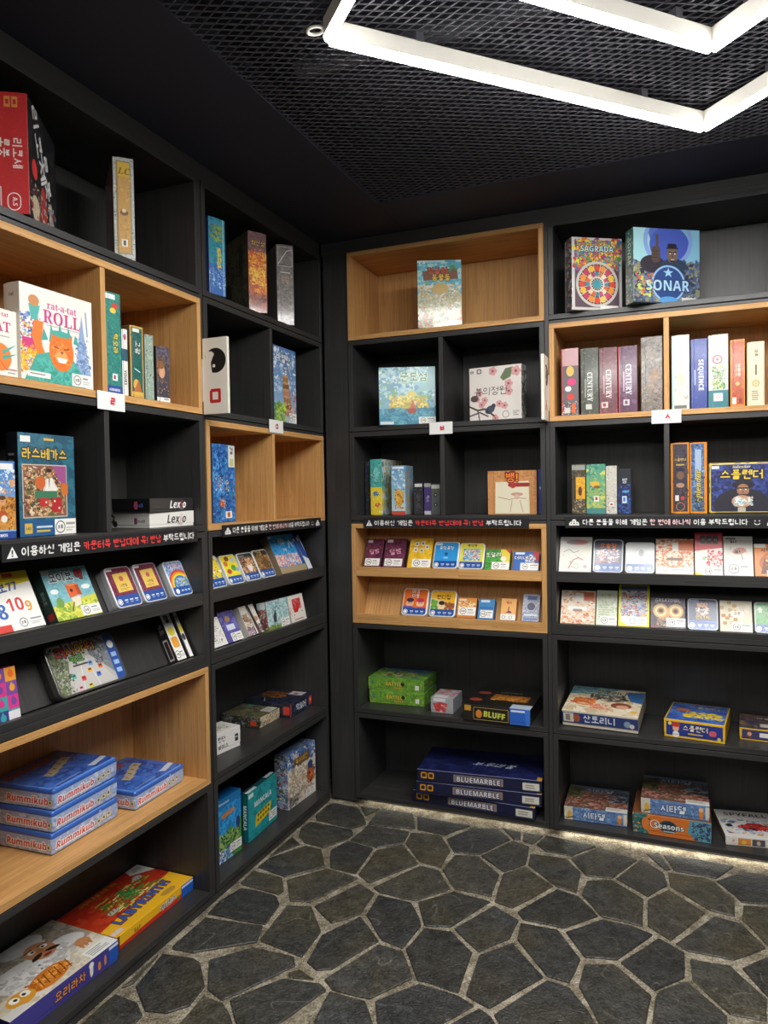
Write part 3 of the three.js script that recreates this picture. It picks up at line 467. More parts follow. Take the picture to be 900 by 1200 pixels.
// ------------------------------------------------------------------ the games
const SPOT={
ricochet:['L',-1.617,-0.022,2.081,0.085,0.292,0.269,-0.991,0],crest:['L',-1.2271,-0.02,2.081,0.058,0.2957,0.2,-0.72,0],ratcat:['L',-1.672,-0.0139,1.681,0.11,0.16,0.045,0,0],
ratroll:['L',-1.5002,-0.0032,1.681,0.234,0.2361,0.0543,-0.0056,0],kosmos:['L',-1.3,-0.004,1.681,0.056,0.2855,0.2,-0.0475,0],youngame:['L',-1.2565,-0.004,1.681,0.022,0.1917,0.2,-0.03,0],
goldteal:['L',-1.206,-0.004,1.681,0.053,0.2107,0.2,-0.04,0],palegreen:['L',-1.152,-0.004,1.681,0.036,0.1954,0.2,-0.04,0],portrait:['L',-1.089,-0.004,1.681,0.056,0.1713,0.2,-0.0727,0],
orangesky:['L',-1.68,-0.02,1.291,0.1,0.188,0.05,0,0],vegas:['L',-1.5077,-0.0443,1.291,0.1881,0.2632,0.0408,0.0335,0],lexioblack:['L',-1.037,-0.0227,1.3403,0.222,0.0429,0.1446,0.0301,0],
lexiowhite:['L',-1.03,-0.0286,1.291,0.215,0.0489,0.16,-0.0138,0],seventyseven:['L',-1.6285,-0.0355,1.0625,0.19,0.1564,0.04,0,26],cube:['L',-1.4142,-0.0355,1.0625,0.1588,0.1488,0.04,0,26],
tinmaroon:['L',-1.2191,-0.0355,1.0625,0.1068,0.1302,0.04,0,26],tinmaroon2:['L',-1.1016,-0.0355,1.0625,0.1024,0.13,0.04,0,26],tinrainbow:['L',-0.968,-0.0355,1.0625,0.096,0.124,0.04,0,26],
animals:['L',-1.674,-0.028,0.8426,0.1,0.135,0.04,0,8],rush:['L',-1.3645,-0.0355,0.8545,0.2536,0.1519,0.04,0,26],slima:['L',-0.988,-0.0355,0.8545,0.0461,0.1663,0.04,0,26],
slimb:['L',-0.942,-0.0355,0.8545,0.025,0.1622,0.04,0,26],rummi0:['L',-1.375,-0.075,0.4365,0.258,0.0588,0.222,0.035,0],rummitop:['L',-1.368,-0.077,0.5549,0.258,0.0588,0.222,0.07,0],
rummiside:['L',-1.079,-0.06,0.4365,0.25,0.0588,0.235,0.05,0],labyrinth:['L',-1.104,-0.0629,0.052,0.365,0.0432,0.24,0.0061,0],chef:['L',-1.49,-0.0399,0.052,0.36,0.058,0.262,-0.0271,0],
tealspine:['L',-0.7951,0.0004,2.081,0.0736,0.2642,0.2,-0.2276,0],volcano:['L',-0.5268,-0.005,2.081,0.0775,0.3034,0.2265,-0.5444,0],silver:['L',-0.3064,-0.012,2.081,0.0714,0.3249,0.15,-0.7345,0],
tower:['L',-0.3223,-0.0125,1.681,0.1805,0.303,0.06,0.0044,0],bluepaint:['L',-0.6916,-0.0632,1.291,0.1518,0.2841,0.06,0.0443,0],yellowcard0:['L',-0.7721,-0.0355,1.0625,0.1044,0.1243,0.04,0,26],
yellowcard:['L',-0.6567,-0.0355,1.0625,0.0983,0.1182,0.04,0,26],tinb:['L',-0.5424,-0.0355,1.0625,0.1057,0.1169,0.04,0,26],tinc:['L',-0.4328,-0.0355,1.0625,0.1088,0.1202,0.04,0,26],
skybook:['L',-0.226,-0.0355,1.0625,0.215,0.1725,0.04,0,26],bluestrip:['L',-0.0905,-0.0355,1.0625,0.04,0.1634,0.04,0,26],whitecut:['L',-0.772,-0.0355,0.8545,0.0911,0.1076,0.04,0,26],
purple:['L',-0.6734,-0.0355,0.8545,0.0974,0.119,0.04,0,26],brownbox:['L',-0.561,-0.0355,0.8545,0.048,0.12,0.04,0,26],deer:['L',-0.3763,-0.028,0.8426,0.176,0.1235,0.04,0,8],
redsquare:['L',-0.2085,-0.028,0.8453,0.1261,0.1184,0.04,0,12],whitebox:['L',-0.657,-0.0912,0.4365,0.1248,0.0788,0.1,-0.1563,0],browngreen:['L',-0.326,-0.1171,0.4365,0.1614,0.0442,0.185,-0.0187,0],
navybox:['L',-0.138,-0.068,0.4365,0.2,0.0595,0.228,0.0177,0],bluesea:['L',-0.6906,-0.0697,0.052,0.1354,0.233,0.07,-0.0528,0],mancala:['L',-0.4588,-0.0729,0.052,0.2333,0.1922,0.0288,0.0514,0],
castlebox:['L',-0.1559,-0.0616,0.052,0.2256,0.2322,0.069,-0.0571,0],jungle:['B',0.5396,-0.0241,2.081,0.1856,0.2824,0.06,0.3652,0],island:['B',0.3878,-0.0223,1.681,0.2436,0.2473,0.06,0.3394,0],
spring:['B',0.7692,-0.033,1.681,0.2264,0.2216,0.0662,-0.1268,0],darkspine:['B',0.1635,-0.1063,1.291,0.034,0.2401,0.1,0,0],yellowteal:['B',0.2202,-0.0603,1.291,0.0569,0.2482,0.2483,-0.0048,0],
skyspine:['B',0.329,-0.0501,1.291,0.0649,0.2169,0.1193,0.0488,0],cassette:['B',0.4099,-0.0859,1.291,0.0436,0.1417,0.1,0,0],cassette2:['B',0.4547,-0.0761,1.291,0.0313,0.137,0.1,0,0],
cassette3:['B',0.4923,-0.0759,1.291,0.0415,0.1344,0.1,0,0],bang:['B',0.8279,-0.0645,1.291,0.2041,0.1815,0.05,-0.0014,0],nightcat:['B',0.2009,-0.0355,1.0625,0.0839,0.1337,0.04,0,26],
nightcat2:['B',0.3012,-0.0355,1.0625,0.0994,0.136,0.04,0,26],yellowtiles:['B',0.4219,-0.0355,1.0625,0.1051,0.1384,0.04,0,26],tinblue:['B',0.5394,-0.0355,1.0625,0.1135,0.124,0.04,0,26],
tinyellow:['B',0.6527,-0.0355,1.0625,0.1099,0.1187,0.04,0,26],greencard:['B',0.7653,-0.0355,1.0625,0.1039,0.0921,0.04,0,26],bluered:['B',0.8841,-0.0355,1.0625,0.1062,0.0828,0.04,0,26],
tinorange:['B',0.3952,-0.0355,0.8545,0.1174,0.1246,0.04,0,26],tincream:['B',0.5219,-0.0355,0.8545,0.1173,0.1195,0.04,0,26],orangesmall:['B',0.6299,-0.0355,0.8545,0.0819,0.09,0.04,0,26],
bluesmall:['B',0.7145,-0.0355,0.8545,0.0688,0.0889,0.04,0,26],orangecard:['B',0.8087,-0.0355,0.8545,0.0643,0.0944,0.04,0,26],greycard:['B',0.9017,-0.0355,0.8545,0.07,0.1176,0.04,0,26],
greentop:['B',0.28,-0.106,0.4944,0.268,0.0575,0.19,0.017,0],greenbase:['B',0.285,-0.1,0.4365,0.262,0.0575,0.195,0.03,0],redgrey:['B',0.5168,-0.0437,0.4365,0.1007,0.0655,0.1443,0.0111,0],
bluff:['B',0.7677,0.012,0.4365,0.2804,0.068,0.28,-0.015,0],marbletop:['B',0.6888,0.0156,0.1602,0.5217,0.0537,0.2836,0.086,0],marblemid:['B',0.6855,0.0155,0.1061,0.526,0.0537,0.27,0.0716,0],
marblelow:['B',0.6584,0.0051,0.052,0.5276,0.0537,0.27,-0.0156,0],sagrada:['B',1.1808,-0.0142,2.081,0.2079,0.2785,0.0645,0.5615,0],sonar:['B',1.4324,-0.0161,2.081,0.2719,0.2759,0.0596,0.5765,0],
s1:['B',1.0727,-0.0217,1.681,0.0668,0.2649,0.2,0.0086,0],s2:['B',1.148,-0.0212,1.681,0.0675,0.2596,0.2,0.009,0],s3:['B',1.218,-0.0214,1.681,0.0681,0.2555,0.2,0.0094,0],
s4:['B',1.29,-0.0212,1.681,0.0696,0.2546,0.2,0.0101,0],s5:['B',1.376,-0.0211,1.681,0.0767,0.2822,0.2,0.0142,0],s6:['B',1.4771,-0.0223,1.681,0.0618,0.2782,0.2,0.0091,0],
s7:['B',1.5406,-0.0211,1.681,0.0566,0.2584,0.2,0.0073,0],s8:['B',1.6054,-0.0208,1.681,0.0667,0.2676,0.2,0.0112,0],s9:['B',1.6691,-0.0207,1.681,0.0485,0.2443,0.2,0.0052,0],
s10:['B',1.7284,-0.0214,1.681,0.0565,0.2301,0.2,0.0073,0],t1:['B',1.0977,-0.0594,1.291,0.0544,0.1998,0.15,0.0003,0],t2:['B',1.1636,-0.0593,1.291,0.0734,0.1979,0.15,0.0005,0],
t3:['B',1.2228,-0.0592,1.291,0.0417,0.1895,0.15,0.0002,0],t4:['B',1.2708,-0.0591,1.291,0.0504,0.1748,0.15,0.0002,0],sp1:['B',1.4725,-0.0594,1.291,0.0661,0.2694,0.15,0.0012,0],
sp2:['B',1.5375,-0.0592,1.291,0.06,0.2684,0.15,0.0011,0],splendor:['B',1.683,-0.05,1.291,0.2207,0.1884,0.06,-0.0007,0],u1:['B',1.0815,-0.0355,1.0625,0.126,0.1499,0.04,0,26],
u2:['B',1.2072,-0.0355,1.0625,0.1148,0.141,0.04,0,26],u3:['B',1.3265,-0.0355,1.0625,0.1095,0.1298,0.04,0,26],u4:['B',1.4518,-0.0355,1.0625,0.1349,0.1452,0.04,0,26],
u6:['B',1.6718,-0.0355,1.0625,0.0992,0.1579,0.04,0,26],u7:['B',1.7741,-0.0355,1.0625,0.0984,0.128,0.04,0,26],u5:['B',1.571,-0.0339,1.0587,0.096,0.1718,0.04,0,20],
v1:['B',1.0895,-0.0355,0.8545,0.134,0.1396,0.04,0,26],v2:['B',1.2003,-0.0355,0.8545,0.0797,0.1443,0.04,0,26],v3:['B',1.3025,-0.0355,0.8545,0.1152,0.1716,0.04,0,26],
v4:['B',1.4264,-0.0355,0.8545,0.126,0.1234,0.04,0,26],v5:['B',1.5494,-0.0355,0.8545,0.1075,0.1244,0.04,0,26],v6:['B',1.6626,-0.0355,0.8545,0.1095,0.1205,0.04,0,26],
v7:['B',1.7715,-0.0355,0.8545,0.0968,0.119,0.04,0,26],santorini:['B',1.172,-0.04,0.4385,0.294,0.066,0.25,-0.073,-9],yellowspl:['B',1.5165,-0.0326,0.4365,0.2149,0.0686,0.25,-0.1192,0],
thirdbox:['B',1.745,-0.0944,0.4365,0.14,0.0463,0.19,-0.066,0],citadel:['B',1.15,-0.0562,0.052,0.2443,0.0548,0.2301,0.0292,0],seasons:['B',1.434,-0.0282,0.052,0.2806,0.078,0.23,-0.0121,0],
citadel2:['B',1.4464,-0.0385,0.1304,0.2447,0.0583,0.2425,0.0039,0],spyfall:['B',1.7215,-0.055,0.052,0.2,0.0346,0.237,0.1429,0],rummi1:['L',-1.372,-0.076,0.4957,0.258,0.0588,0.222,0.05,0],
bluespine:['B',0.9445,-0.07,1.291,0.02,0.185,0.16,0,0],brownbox2:['L',-0.508,-0.0355,0.8545,0.05,0.12,0.04,0,26],
};

const fig = (A, x, y, r, skin, hair, shirt) => { A.e(x, y + r * 2.1 * .9, r * 1.5, r * 1.3, shirt); A.c(x, y, r, skin); A.e(x, y - r * .55, r * 1.05, r * .6, hair); A.c(x - r * .2, y, r * .12, '#222'); A.c(x + r * .2, y, r * .12, '#222'); };
const blossom = (A, x, y, r, c) => { for (let i = 0; i < 5; i++) A.c(x + Math.cos(i * 1.257) * r * .8 * 100 / (A.W / Math.min(A.W, A.H) * 100), y + Math.sin(i * 1.257) * r * .8 * 100 / (A.H / Math.min(A.W, A.H) * 100), r * .6, c); A.c(x, y, r * .35, '#8a4a50'); };
const spine = (bgc, cols, txt, tc, o = {}) => A => { if (Array.isArray(bgc)) A.grad(...bgc); else A.bg(bgc); A.b(o.n ?? 60, cols, 0, o.y0 ?? 0, 100, o.yh ?? 100, 3, o.sz ?? 16); if (o.frame) { A.rr(4, 1.5, 92, 97, 3, null, o.frame, 5); } if (txt) A.t(txt, 50, o.ty ?? 50, o.ts ?? 46, tc, { rot: o.rot ?? 90, w: o.tw ?? 70, o: o.out, stack: o.stack, f: o.f }); if (o.sq) { A.r(30, o.sq, 40, 8, '#f2f0ea'); A.r(40, o.sq + 2, 20, 4, '#b33'); } if (o.foot) { A.r(0, 92, 100, 8, o.foot[0]); A.t(o.foot[1], 50, 96, o.foot[3] || 17, o.foot[2], { w: 90 }); } };
const face = (A, x, y, r, c) => { A.c(x, y, r, c); A.e(x - r * .3, y - r * .1, r * .12, r * .18, '#333'); A.e(x + r * .3, y - r * .1, r * .12, r * .18, '#333'); };
const ART = {
  // ---- left wall, first column
  ricochet: { label: 'tall game box with a red spine and black cover angled outward', c: 'x', m: 'paper', s: '#1a1a1c',
    f: A => { A.bg('#cf2b2c'); A.b(120, ['#d83a38', '#c22525', '#d43130'], 0, 0, 100, 100, 4, 12, .2); A.r(38, 3.5, 16, 9, '#e99a52'); A.r(58, 3.5, 16, 9, '#e99a52'); A.r(42, 6, 8, 4, '#cf2b2c'); A.r(62, 6, 8, 4, '#cf2b2c'); A.t('리코셰', 70, 50, 30, '#f6f0e6', { rot: 90 }); A.t('로봇', 36, 46, 30, '#f6f0e6', { rot: 90 }); A.t('A.S', 62, 90, 17, '#fff', { rot: 90 }); A.rr(42, 83, 34, 14, 20, null, '#fff', 3); A.r(22, 78, 4, 20, '#f2dcd6'); },
    r: A => { A.bg('#17171a'); A.b(60, ['#222226', '#101012', '#2b2b30'], 0, 0, 100, 100, 4, 14); A.t('리코셰', 36, 28, 24, '#d8d8d8', { rot: 62 }); A.t('로봇', 62, 46, 24, '#d8d8d8', { rot: 62 }); A.c(20, 55, 9, '#c33'); A.e(50, 78, 12, 20, '#a3342f'); A.e(22, 88, 14, 12, '#b9a98c'); A.e(78, 84, 8, 22, '#8f8f93'); A.b(30, ['#c9b89a', '#7a2b28', '#9a9aa0'], 5, 68, 90, 30, 2, 7); } },
  crest: { label: 'narrow tan spine with a grey ornamental border in the black top shelf', c: 'x', m: 'wrap', s: '#a5655a',
    f: A => { A.bg('#b9bdb6'); A.b(120, ['#8f9a9b', '#d8dad2', '#6f8088', '#a89a72'], 0, 0, 100, 100, 4, 9); A.rr(16, 4, 68, 90, 6, '#c79a52', '#5d6c74', 3); A.b(50, ['#d3ab62', '#b98a42', '#cfa257'], 20, 6, 60, 84, 4, 12); A.r(20, 5, 60, 14, '#d8b23a'); A.t('LC', 50, 13, 44, '#7a5a1c', { f: 'serif', it: true }); A.e(50, 54, 20, 14, '#7c5a3a'); A.c(50, 52, 10, '#e2cfae'); A.r(36, 80, 28, 7, '#efe9dc'); A.r(44, 81, 12, 5, '#555'); } },
  ratcat: { label: 'small white card game with magenta title beside the orange statue game', c: 'z', s: '#e6e1d8',
    f: A => { A.bg('#efe9df'); A.t('-a-tat', 62, 8, 12, '#c3337c', { f: 'serif' }); A.t('CAT', 52, 26, 30, '#c3337c', { f: 'serif' }); A.r(40, 40, 40, 1.2, '#999'); A.e(55, 72, 28, 30, '#f08030'); A.p('60,62 96,50 62,68', '#3aa79a'); A.p('60,70 98,64 62,76', '#3aa79a'); A.l('28,58 70,90', '#d86820', 3); A.r(68, 88, 28, 2, '#a66'); A.r(72, 93, 20, 2, '#999'); } },
  ratroll: { label: 'white game box with an orange crowned statue raising a torch', c: 'z', s: '#dcd7cd',
    l: A => { A.bg('#dfdace'); A.t('rat', 50, 12, 22, '#555'); A.c(40, 34, 22, '#2f6b78'); A.c(58, 44, 18, '#3f8694'); },
    f: A => { A.bg('#efeae2'); A.t('rat-a-tat', 56, 17, 10, '#c8327f', { f: 'serif' }); A.t('ROLL', 56, 29, 19, '#c8327f', { f: 'serif', w: 54 }); A.r(34, 38, 46, .8, '#aaa');
      A.b(60, ['#3f79c4', '#67a4dc', '#2f5fa8', '#e0b53a', '#d0447c'], 0, 30, 26, 58, 2, 5); A.r(2, 56, 20, 11, '#d3357d'); A.b(24, ['#f2c230', '#e8902c'], 0, 64, 22, 30, 3, 6);
      A.p('72,88 80,40 84,18 87,40 97,88', '#8fa9cf'); A.b(40, ['#7690bf', '#b7c8e4', '#5f7cae'], 74, 45, 20, 45, 2, 4); A.l('90,14 92,40', '#7f97c2', 2); 
      A.p('18,36 30,36 27,60 34,74 24,80 14,52', '#ee7d2b'); A.p('11,20 26,20 22,36 14,36', '#4fb0a8'); A.e(18, 16, 7, 6, '#c98a50'); A.p('4,100 20,72 40,66 70,70 86,88 88,100', '#46a89a'); A.b(30, ['#56b8aa', '#38978a'], 22, 76, 56, 24, 3, 8);
      for (const [x, y] of [[30, 42], [40, 36], [52, 32], [64, 34], [74, 42]]) A.p(`${x - 3},${x < 52 ? 56 : 52} ${x},${y} ${x + 6},54`, '#3fa39b'); A.e(54, 64, 17, 22, '#f0782a'); A.p('40,54 40,44 48,50', '#f0782a'); A.p('60,50 70,44 68,56', '#f0782a'); A.e(54, 45, 15, 3.4, '#48a99f'); A.b(16, ['#f79a48', '#e06a20'], 42, 52, 24, 26, 2, 5); A.e(54, 70, 9, 7, '#f6a860'); A.l('44,60 50,61', '#8a3c10', 1.4); A.l('58,61 64,60', '#8a3c10', 1.4); A.p('52,64 57,64 54.5,67', '#8a3c10'); A.p('47,71 62,71 59,76 50,76', '#fff');
      A.r(8, 90, 30, 6, '#f2efe8'); A.r(11, 92, 20, 1.2, '#888'); A.tag(68, 85, 30, 14); } },
  kosmos: { label: 'tall teal spine with yellow lettering and a blue foot in the oak shelf', c: 'x', s: '#1f5f5c', f: A => { A.bg('#2c8076'); A.b(80, ['#2a7a78', '#35907f', '#236a72', '#3f9a86'], 0, 0, 100, 100, 6, 22); A.r(2, 2, 62, 5, '#eee'); A.e(62, 13, 22, 16, '#c8433a'); A.e(48, 18, 20, 14, '#f0cf4a'); A.t('락모라', 60, 50, 36, '#f2d243', { rot: 90, o: '#22504c' }); A.r(36, 80, 34, 7, '#eee'); A.r(44, 81.5, 14, 4, '#a44'); A.r(0, 92, 100, 8, '#2b4a9c'); A.t('KOSMOS', 50, 96, 17, '#fff', { w: 88 }); } },
  youngame: { label: 'thin white spine with black letters next to the teal spine', c: 'x', s: '#26343a', f: A => { A.bg('#e7e6e2'); A.r(0, 30, 100, 18, '#27586a'); A.e(50, 12, 26, 40, '#b06a7a'); A.t('YOURS', 50, 73, 60, '#222', { rot: 90, w: 40 }); } },
  goldteal: { label: 'gold-edged teal spine with white lettering in the oak shelf', c: 'x', s: '#7b5b34', l: '#8a6a3e', f: A => { A.bg('#c9a053'); A.r(10, 3, 80, 94, '#1f5f5a'); A.b(40, ['#2b766c', '#174c4a'], 12, 4, 76, 92, 4, 14); A.r(18, 4, 52, 5, '#e8e4d8'); A.t('고광', 55, 30, 40, '#f3efe2', { rot: 90, o: '#153b3a' }); A.l('30,60 70,64', '#cfe', 5); A.e(40, 82, 22, 30, '#d8ad56'); A.p('20,92 60,74 84,94', '#bb6b36'); A.r(10, 92, 80, 5, '#d7b24f'); } },
  palegreen: { label: 'pale grey-green spine between the gold-edged and the portrait spines', c: 'x', s: '#7d8c80', f: spine('#93a698', ['#7d9384', '#b3c0b2', '#5f7a70', '#c8cdbd'], '', '#fff', { n: 70 }) },
  portrait: { label: 'short dark spine with a painted portrait in the oak shelf', c: 'x', s: '#3a3436', f: A => { A.bg('#4c4550'); A.b(60, ['#5e5563', '#37313c', '#6d6272'], 0, 0, 100, 40, 5, 20); A.b(30, ['#4d3a30', '#7a5a40'], 0, 20, 60, 40, 8, 22); A.e(38, 46, 24, 36, '#d8a27c'); A.e(30, 34, 28, 22, '#8a5a32'); A.e(52, 78, 40, 40, '#3c3b49'); A.b(20, ['#c79a78', '#7c5c50', '#2d2c38'], 8, 58, 80, 30, 3, 10); A.r(0, 92, 100, 8, '#efece4'); A.r(50, 94, 38, 2, '#888'); } },
  orangesky: { label: 'box with orange desert and blue sky beside the gold-lettered game', c: 'z', s: '#3a3f48', f: A => { A.grad('#3f78c0', '#9ec4e2'); A.r(40, 3, 54, 8, '#eee'); A.b(30, ['#eaf2f8', '#c9def0', '#e0a060'], 0, 12, 100, 30, 4, 12); A.r(0, 46, 100, 42, '#c98a3e'); A.b(50, ['#d99b48', '#a8692c', '#7c4a20', '#e3b35e'], 0, 46, 100, 42, 3, 10); fig(A, 62, 52, 9, '#d9a071', '#5a3820', '#b5542c'); A.c(66, 74, 9, '#e9e4d6'); A.r(0, 90, 100, 10, '#274a94'); A.t('KOSMOS', 56, 95, 9, '#fff'); } },
  vegas: { label: 'dark teal game box with gold Korean lettering and red dice', c: 'z', s: '#15202a', m: 'wrap',
    l: A => { A.bg('#171a20'); A.t('라스베가스', 46, 42, 22, '#c9a545', { w: 90 }); A.r(20, 20, 50, 2, '#999'); A.r(20, 26, 40, 2, '#777'); },
    f: A => { A.bg('#205d74'); A.b(60, ['#25667e', '#1b536a', '#2a7086'], 0, 0, 100, 100, 6, 20); A.r(4, 3, 17, 6, '#efefea'); A.r(44, 4, 18, 2.5, '#d9b44c'); A.t('라스베가스', 46, 20, 17, '#e9c356', { o: '#2b2415', w: 80 });
      A.r(6, 30, 78, 52, '#d9cdb6'); A.r(7.5, 31, 75, 50, '#8a5a4a'); A.b(130, ['#b98a58', '#5b6a3c', '#d9b98a', '#3c4030', '#7a3a36', '#c4905c', '#e3d2b0'], 9, 33, 70, 46, 3, 8); A.p('58,31 83,31 83,52 70,46', '#a0548c'); A.p('46,44 58,43 66,56 44,57', '#f0ece4'); A.l('47,46 42,56', '#d8d2c8', 3); A.l('58,46 66,54', '#e6e0d6', 3); A.c(52, 39, 4.2, '#d9a27a'); A.e(52, 36, 4.6, 2.6, '#2c1d16'); A.c(50.6, 39.4, .6, '#222'); A.c(53.6, 39.4, .6, '#222'); A.p('51,44 53,44 52,54', '#7a2a30'); A.c(36, 48, 9, '#d0662e'); A.rr(34, 57, 16, 14, 3, '#c22f30'); A.rr(56, 62, 18, 15, 3, '#b82a2c'); A.rr(74, 48, 12, 12, 3, '#d0702c'); for (const [x, y] of [[38, 61], [46, 67], [61, 66], [69, 73]]) A.c(x, y, 1.6, '#f6e7d6'); A.r(26, 56, 40, 7, '#3f7a5a');
      A.r(0, 84, 100, 16, '#1d5a8e'); A.r(8, 87, 13, 10, '#d9b04a'); A.t('LAS', 14.5, 92, 5, '#254'); A.r(28, 90, 28, 2, '#c9d8e4'); A.r(28, 94, 24, 2, '#d9b04a'); A.tag(60, 84, 40, 16); } },
  lexioblack: { label: 'flat black wrapped box with white lettering on top of the white box', c: 'y', m: 'wrap', s: '#121215', t: A => { A.bg('#141417'); A.t('Lexio', 50, 50, 34, '#eee', { it: true }); },
    l: A => { A.bg('#0d0d10'); A.t('DnaB', 70, 50, 34, '#5a6bc0'); A.r(60, 22, 8, 56, '#b0405a'); }, f: A => { A.bg('#232327'); A.t([['Lex', '#fff'], ['i', '#d03a36'], ['o', '#fff']], 62, 46, 78, '#fff', { it: true, w: 50 }); A.t('렉시오', 72, 84, 18, '#bbb'); } },
  lexiowhite: { label: 'flat white box with black lettering under the black wrapped box', c: 'y', s: '#e3e0da', t: '#e6e3dd', l: A => { A.bg('#dcd9d2'); A.c(6, 40, 26, '#222'); A.c(6, 40, 15, '#dcd9d2'); A.c(14, 74, 20, '#222'); A.t('DnaB', 78, 55, 28, '#666'); A.r(62, 36, 7, 38, '#7a3a60'); }, f: A => { A.bg('#eae7e1'); A.t([['Lex', '#1c1c1e'], ['i', '#c9a0a0'], ['o', '#1c1c1e']], 58, 48, 76, '#111', { it: true, w: 52 }); A.t('렉시오', 68, 84, 17, '#666'); } },
  seventyseven: { label: 'yellow and white game with blue and red numerals on the sloped shelf', c: 'z', s: '#e6c81e', f: A => { A.bg('#f2e23a'); A.p('0,30 100,18 100,100 0,100', '#f4f1ea'); A.p('0,0 100,0 100,20 0,34', '#f0d71f'); A.t('로보77', 54, 27, 19, '#26408e', { rot: -6 }); A.r(60, 3, 16, 7, '#d9402e'); A.t('8', 42, 66, 34, '#2f62b4', { o: '#fff' }); A.t('10', 64, 56, 30, '#d83a35', { o: '#fff' }); A.t('9', 84, 62, 24, '#e9902c'); A.t('7', 22, 60, 30, '#4aa04a'); A.r(20, 88, 28, 12, '#d8382e'); A.tag(56, 78, 44, 20); } },
  cube: { label: 'light blue game box with an orange cube-headed figure on the sloped shelf', c: 'z', s: '#2c4a46', l: A => { A.bg('#2b4844'); A.t('모이보', 50, 50, 34, '#aaa', { rot: 90 }); A.r(20, 80, 60, 12, '#b33'); }, f: A => { A.bg('#7db9c4'); A.b(20, ['#8cc5cf', '#6fabba'], 0, 0, 100, 60, 6, 16); A.e(14, 44, 9, 5, '#eef4f2'); A.e(84, 42, 11, 5, '#eef4f2'); A.p('0,72 100,58 100,100 0,100', '#cfd04c'); A.b(30, ['#a9c03e', '#e0dc62', '#86a83a'], 0, 70, 100, 30, 5, 14); A.t('모이보', 38, 18, 20, '#26272b', { o: '#eee' }); A.t('해', 78, 16, 20, '#c8302c', { o: '#2a2020', rot: 10 }); A.r(2, 3, 16, 6, '#e8e8e4'); A.p('40,34 60,32 62,56 42,60', '#e0622a'); A.p('60,32 68,36 70,58 62,56', '#b9481c'); A.p('40,34 60,32 68,36 48,38', '#f08a48'); A.c(50, 46, 3.2, '#2a1a12'); A.p('44,60 66,58 60,76 46,78', '#e9dcc0'); A.l('46,70 38,84', '#6a5a40', 3); A.e(18, 66, 8, 10, '#6f9a4a'); A.tag(56, 78, 44, 20); } },
  tinmaroon: { label: 'maroon tin with a yellow square beside the cube-headed figure game', g: 'pair of maroon tins on the sloped shelf', k: 'tin', s: '#cfcfd2', steel: 1, f: A => { A.bg('#7d2b45'); A.b(160, ['#8f3a54', '#6a2038', '#a2566c', '#5c1a30'], 0, 0, 100, 74, 2, 5); A.r(4, 5, 24, 5, '#e9e5dc'); A.r(24, 16, 58, 46, '#ecc860', -2); A.c(52, 30, 8, '#c8655a'); A.t('나쁜말', 52, 47, 10, '#8a5a30'); A.lines(34, 53, 40, 6, 2, '#b98a40'); A.band(70); } },
  tinrainbow: { label: 'pale tin with a rainbow over blue and green shapes', k: 'tin', s: '#d8dce0', steel: 1, f: A => { A.bg('#a9c3e6'); A.b(60, ['#86a6da', '#c9d9ee', '#6c86c4'], 0, 0, 100, 40, 4, 14); for (const [r, c] of [[58, '#d94a3a'], [50, '#f0a02c'], [43, '#f4dc3a'], [36, '#4c78cc']]) A.ring(60, 74, r, 8, c); A.b(50, ['#3c74c8', '#58a05a', '#f2d23a', '#e8e8f2', '#4a8ad8'], 24, 50, 70, 34, 3, 9); A.t('무지개', 58, 16, 15, '#c23a6a', { o: '#fff' }); A.r(0, 74, 100, 26, '#2454a4'); A.c(24, 86, 9, '#fff'); for (let i = 0; i < 3; i++) A.r(44 + i * 17, 83, 11, 5, '#cfe0f6'); } },
  animals: { label: 'box with a patchwork of coloured squares and animal silhouettes on the sloped shelf', c: 'z', s: '#b03060', f: A => { const C = ['#d83a8a', '#3a3f88', '#4fb060', '#e9682c', '#7a4aa0', '#3aa6a8', '#c8304a', '#2c5aa8', '#e8a032']; for (let i = 0; i < 3; i++) for (let j = 0; j < 4; j++) { A.r(i * 34, j * 25, 34, 25, C[(i * 4 + j * 5) % 9]); A.e(i * 34 + 17, j * 25 + 12, 8, 9, C[(i * 4 + j * 5 + 4) % 9]); A.p(`${i * 34 + 12},${j * 25 + 6} ${i * 34 + 17},${j * 25 + 1} ${i * 34 + 20},${j * 25 + 9}`, C[(i * 4 + j * 5 + 4) % 9]); } A.r(66, 78, 34, 22, '#e4e0e6'); } },
  rush: { label: 'wide tin-edged game with a grey road and a blue strip on the sloped shelf', k: 'tin', s: '#4a4a44', dark: 1, f: A => { A.bg('#b9b6b0'); A.p('26,38 58,34 84,100 14,100', '#c6c2c0'); A.p('0,10 26,38 14,100 0,100', '#6c7a52'); A.p('60,0 84,0 84,80 56,34', '#7c8288'); A.b(60, ['#565a50', '#8a947a', '#3f4638', '#a8a69a'], 0, 10, 24, 85, 3, 7); A.b(40, ['#6b7078', '#a3a8ac', '#4c5258'], 62, 4, 20, 55, 3, 7); A.l('42,40 34,98', '#e8e4da', 1.4); A.l('50,40 58,98', '#e8e4da', 1.4);
      A.t([['러', '#e23b2c'], ['시', '#ef8a24'], ['아', '#f2c428'], ['워', '#ef8a24']], 40, 18, 24, '#d44', { o: '#2a2a2a', rot: -2 }); A.t('카드', 38, 37, 17, '#5fc23a', { o: '#2a2a2a' }); A.r(30, 47, 24, 3, '#333');
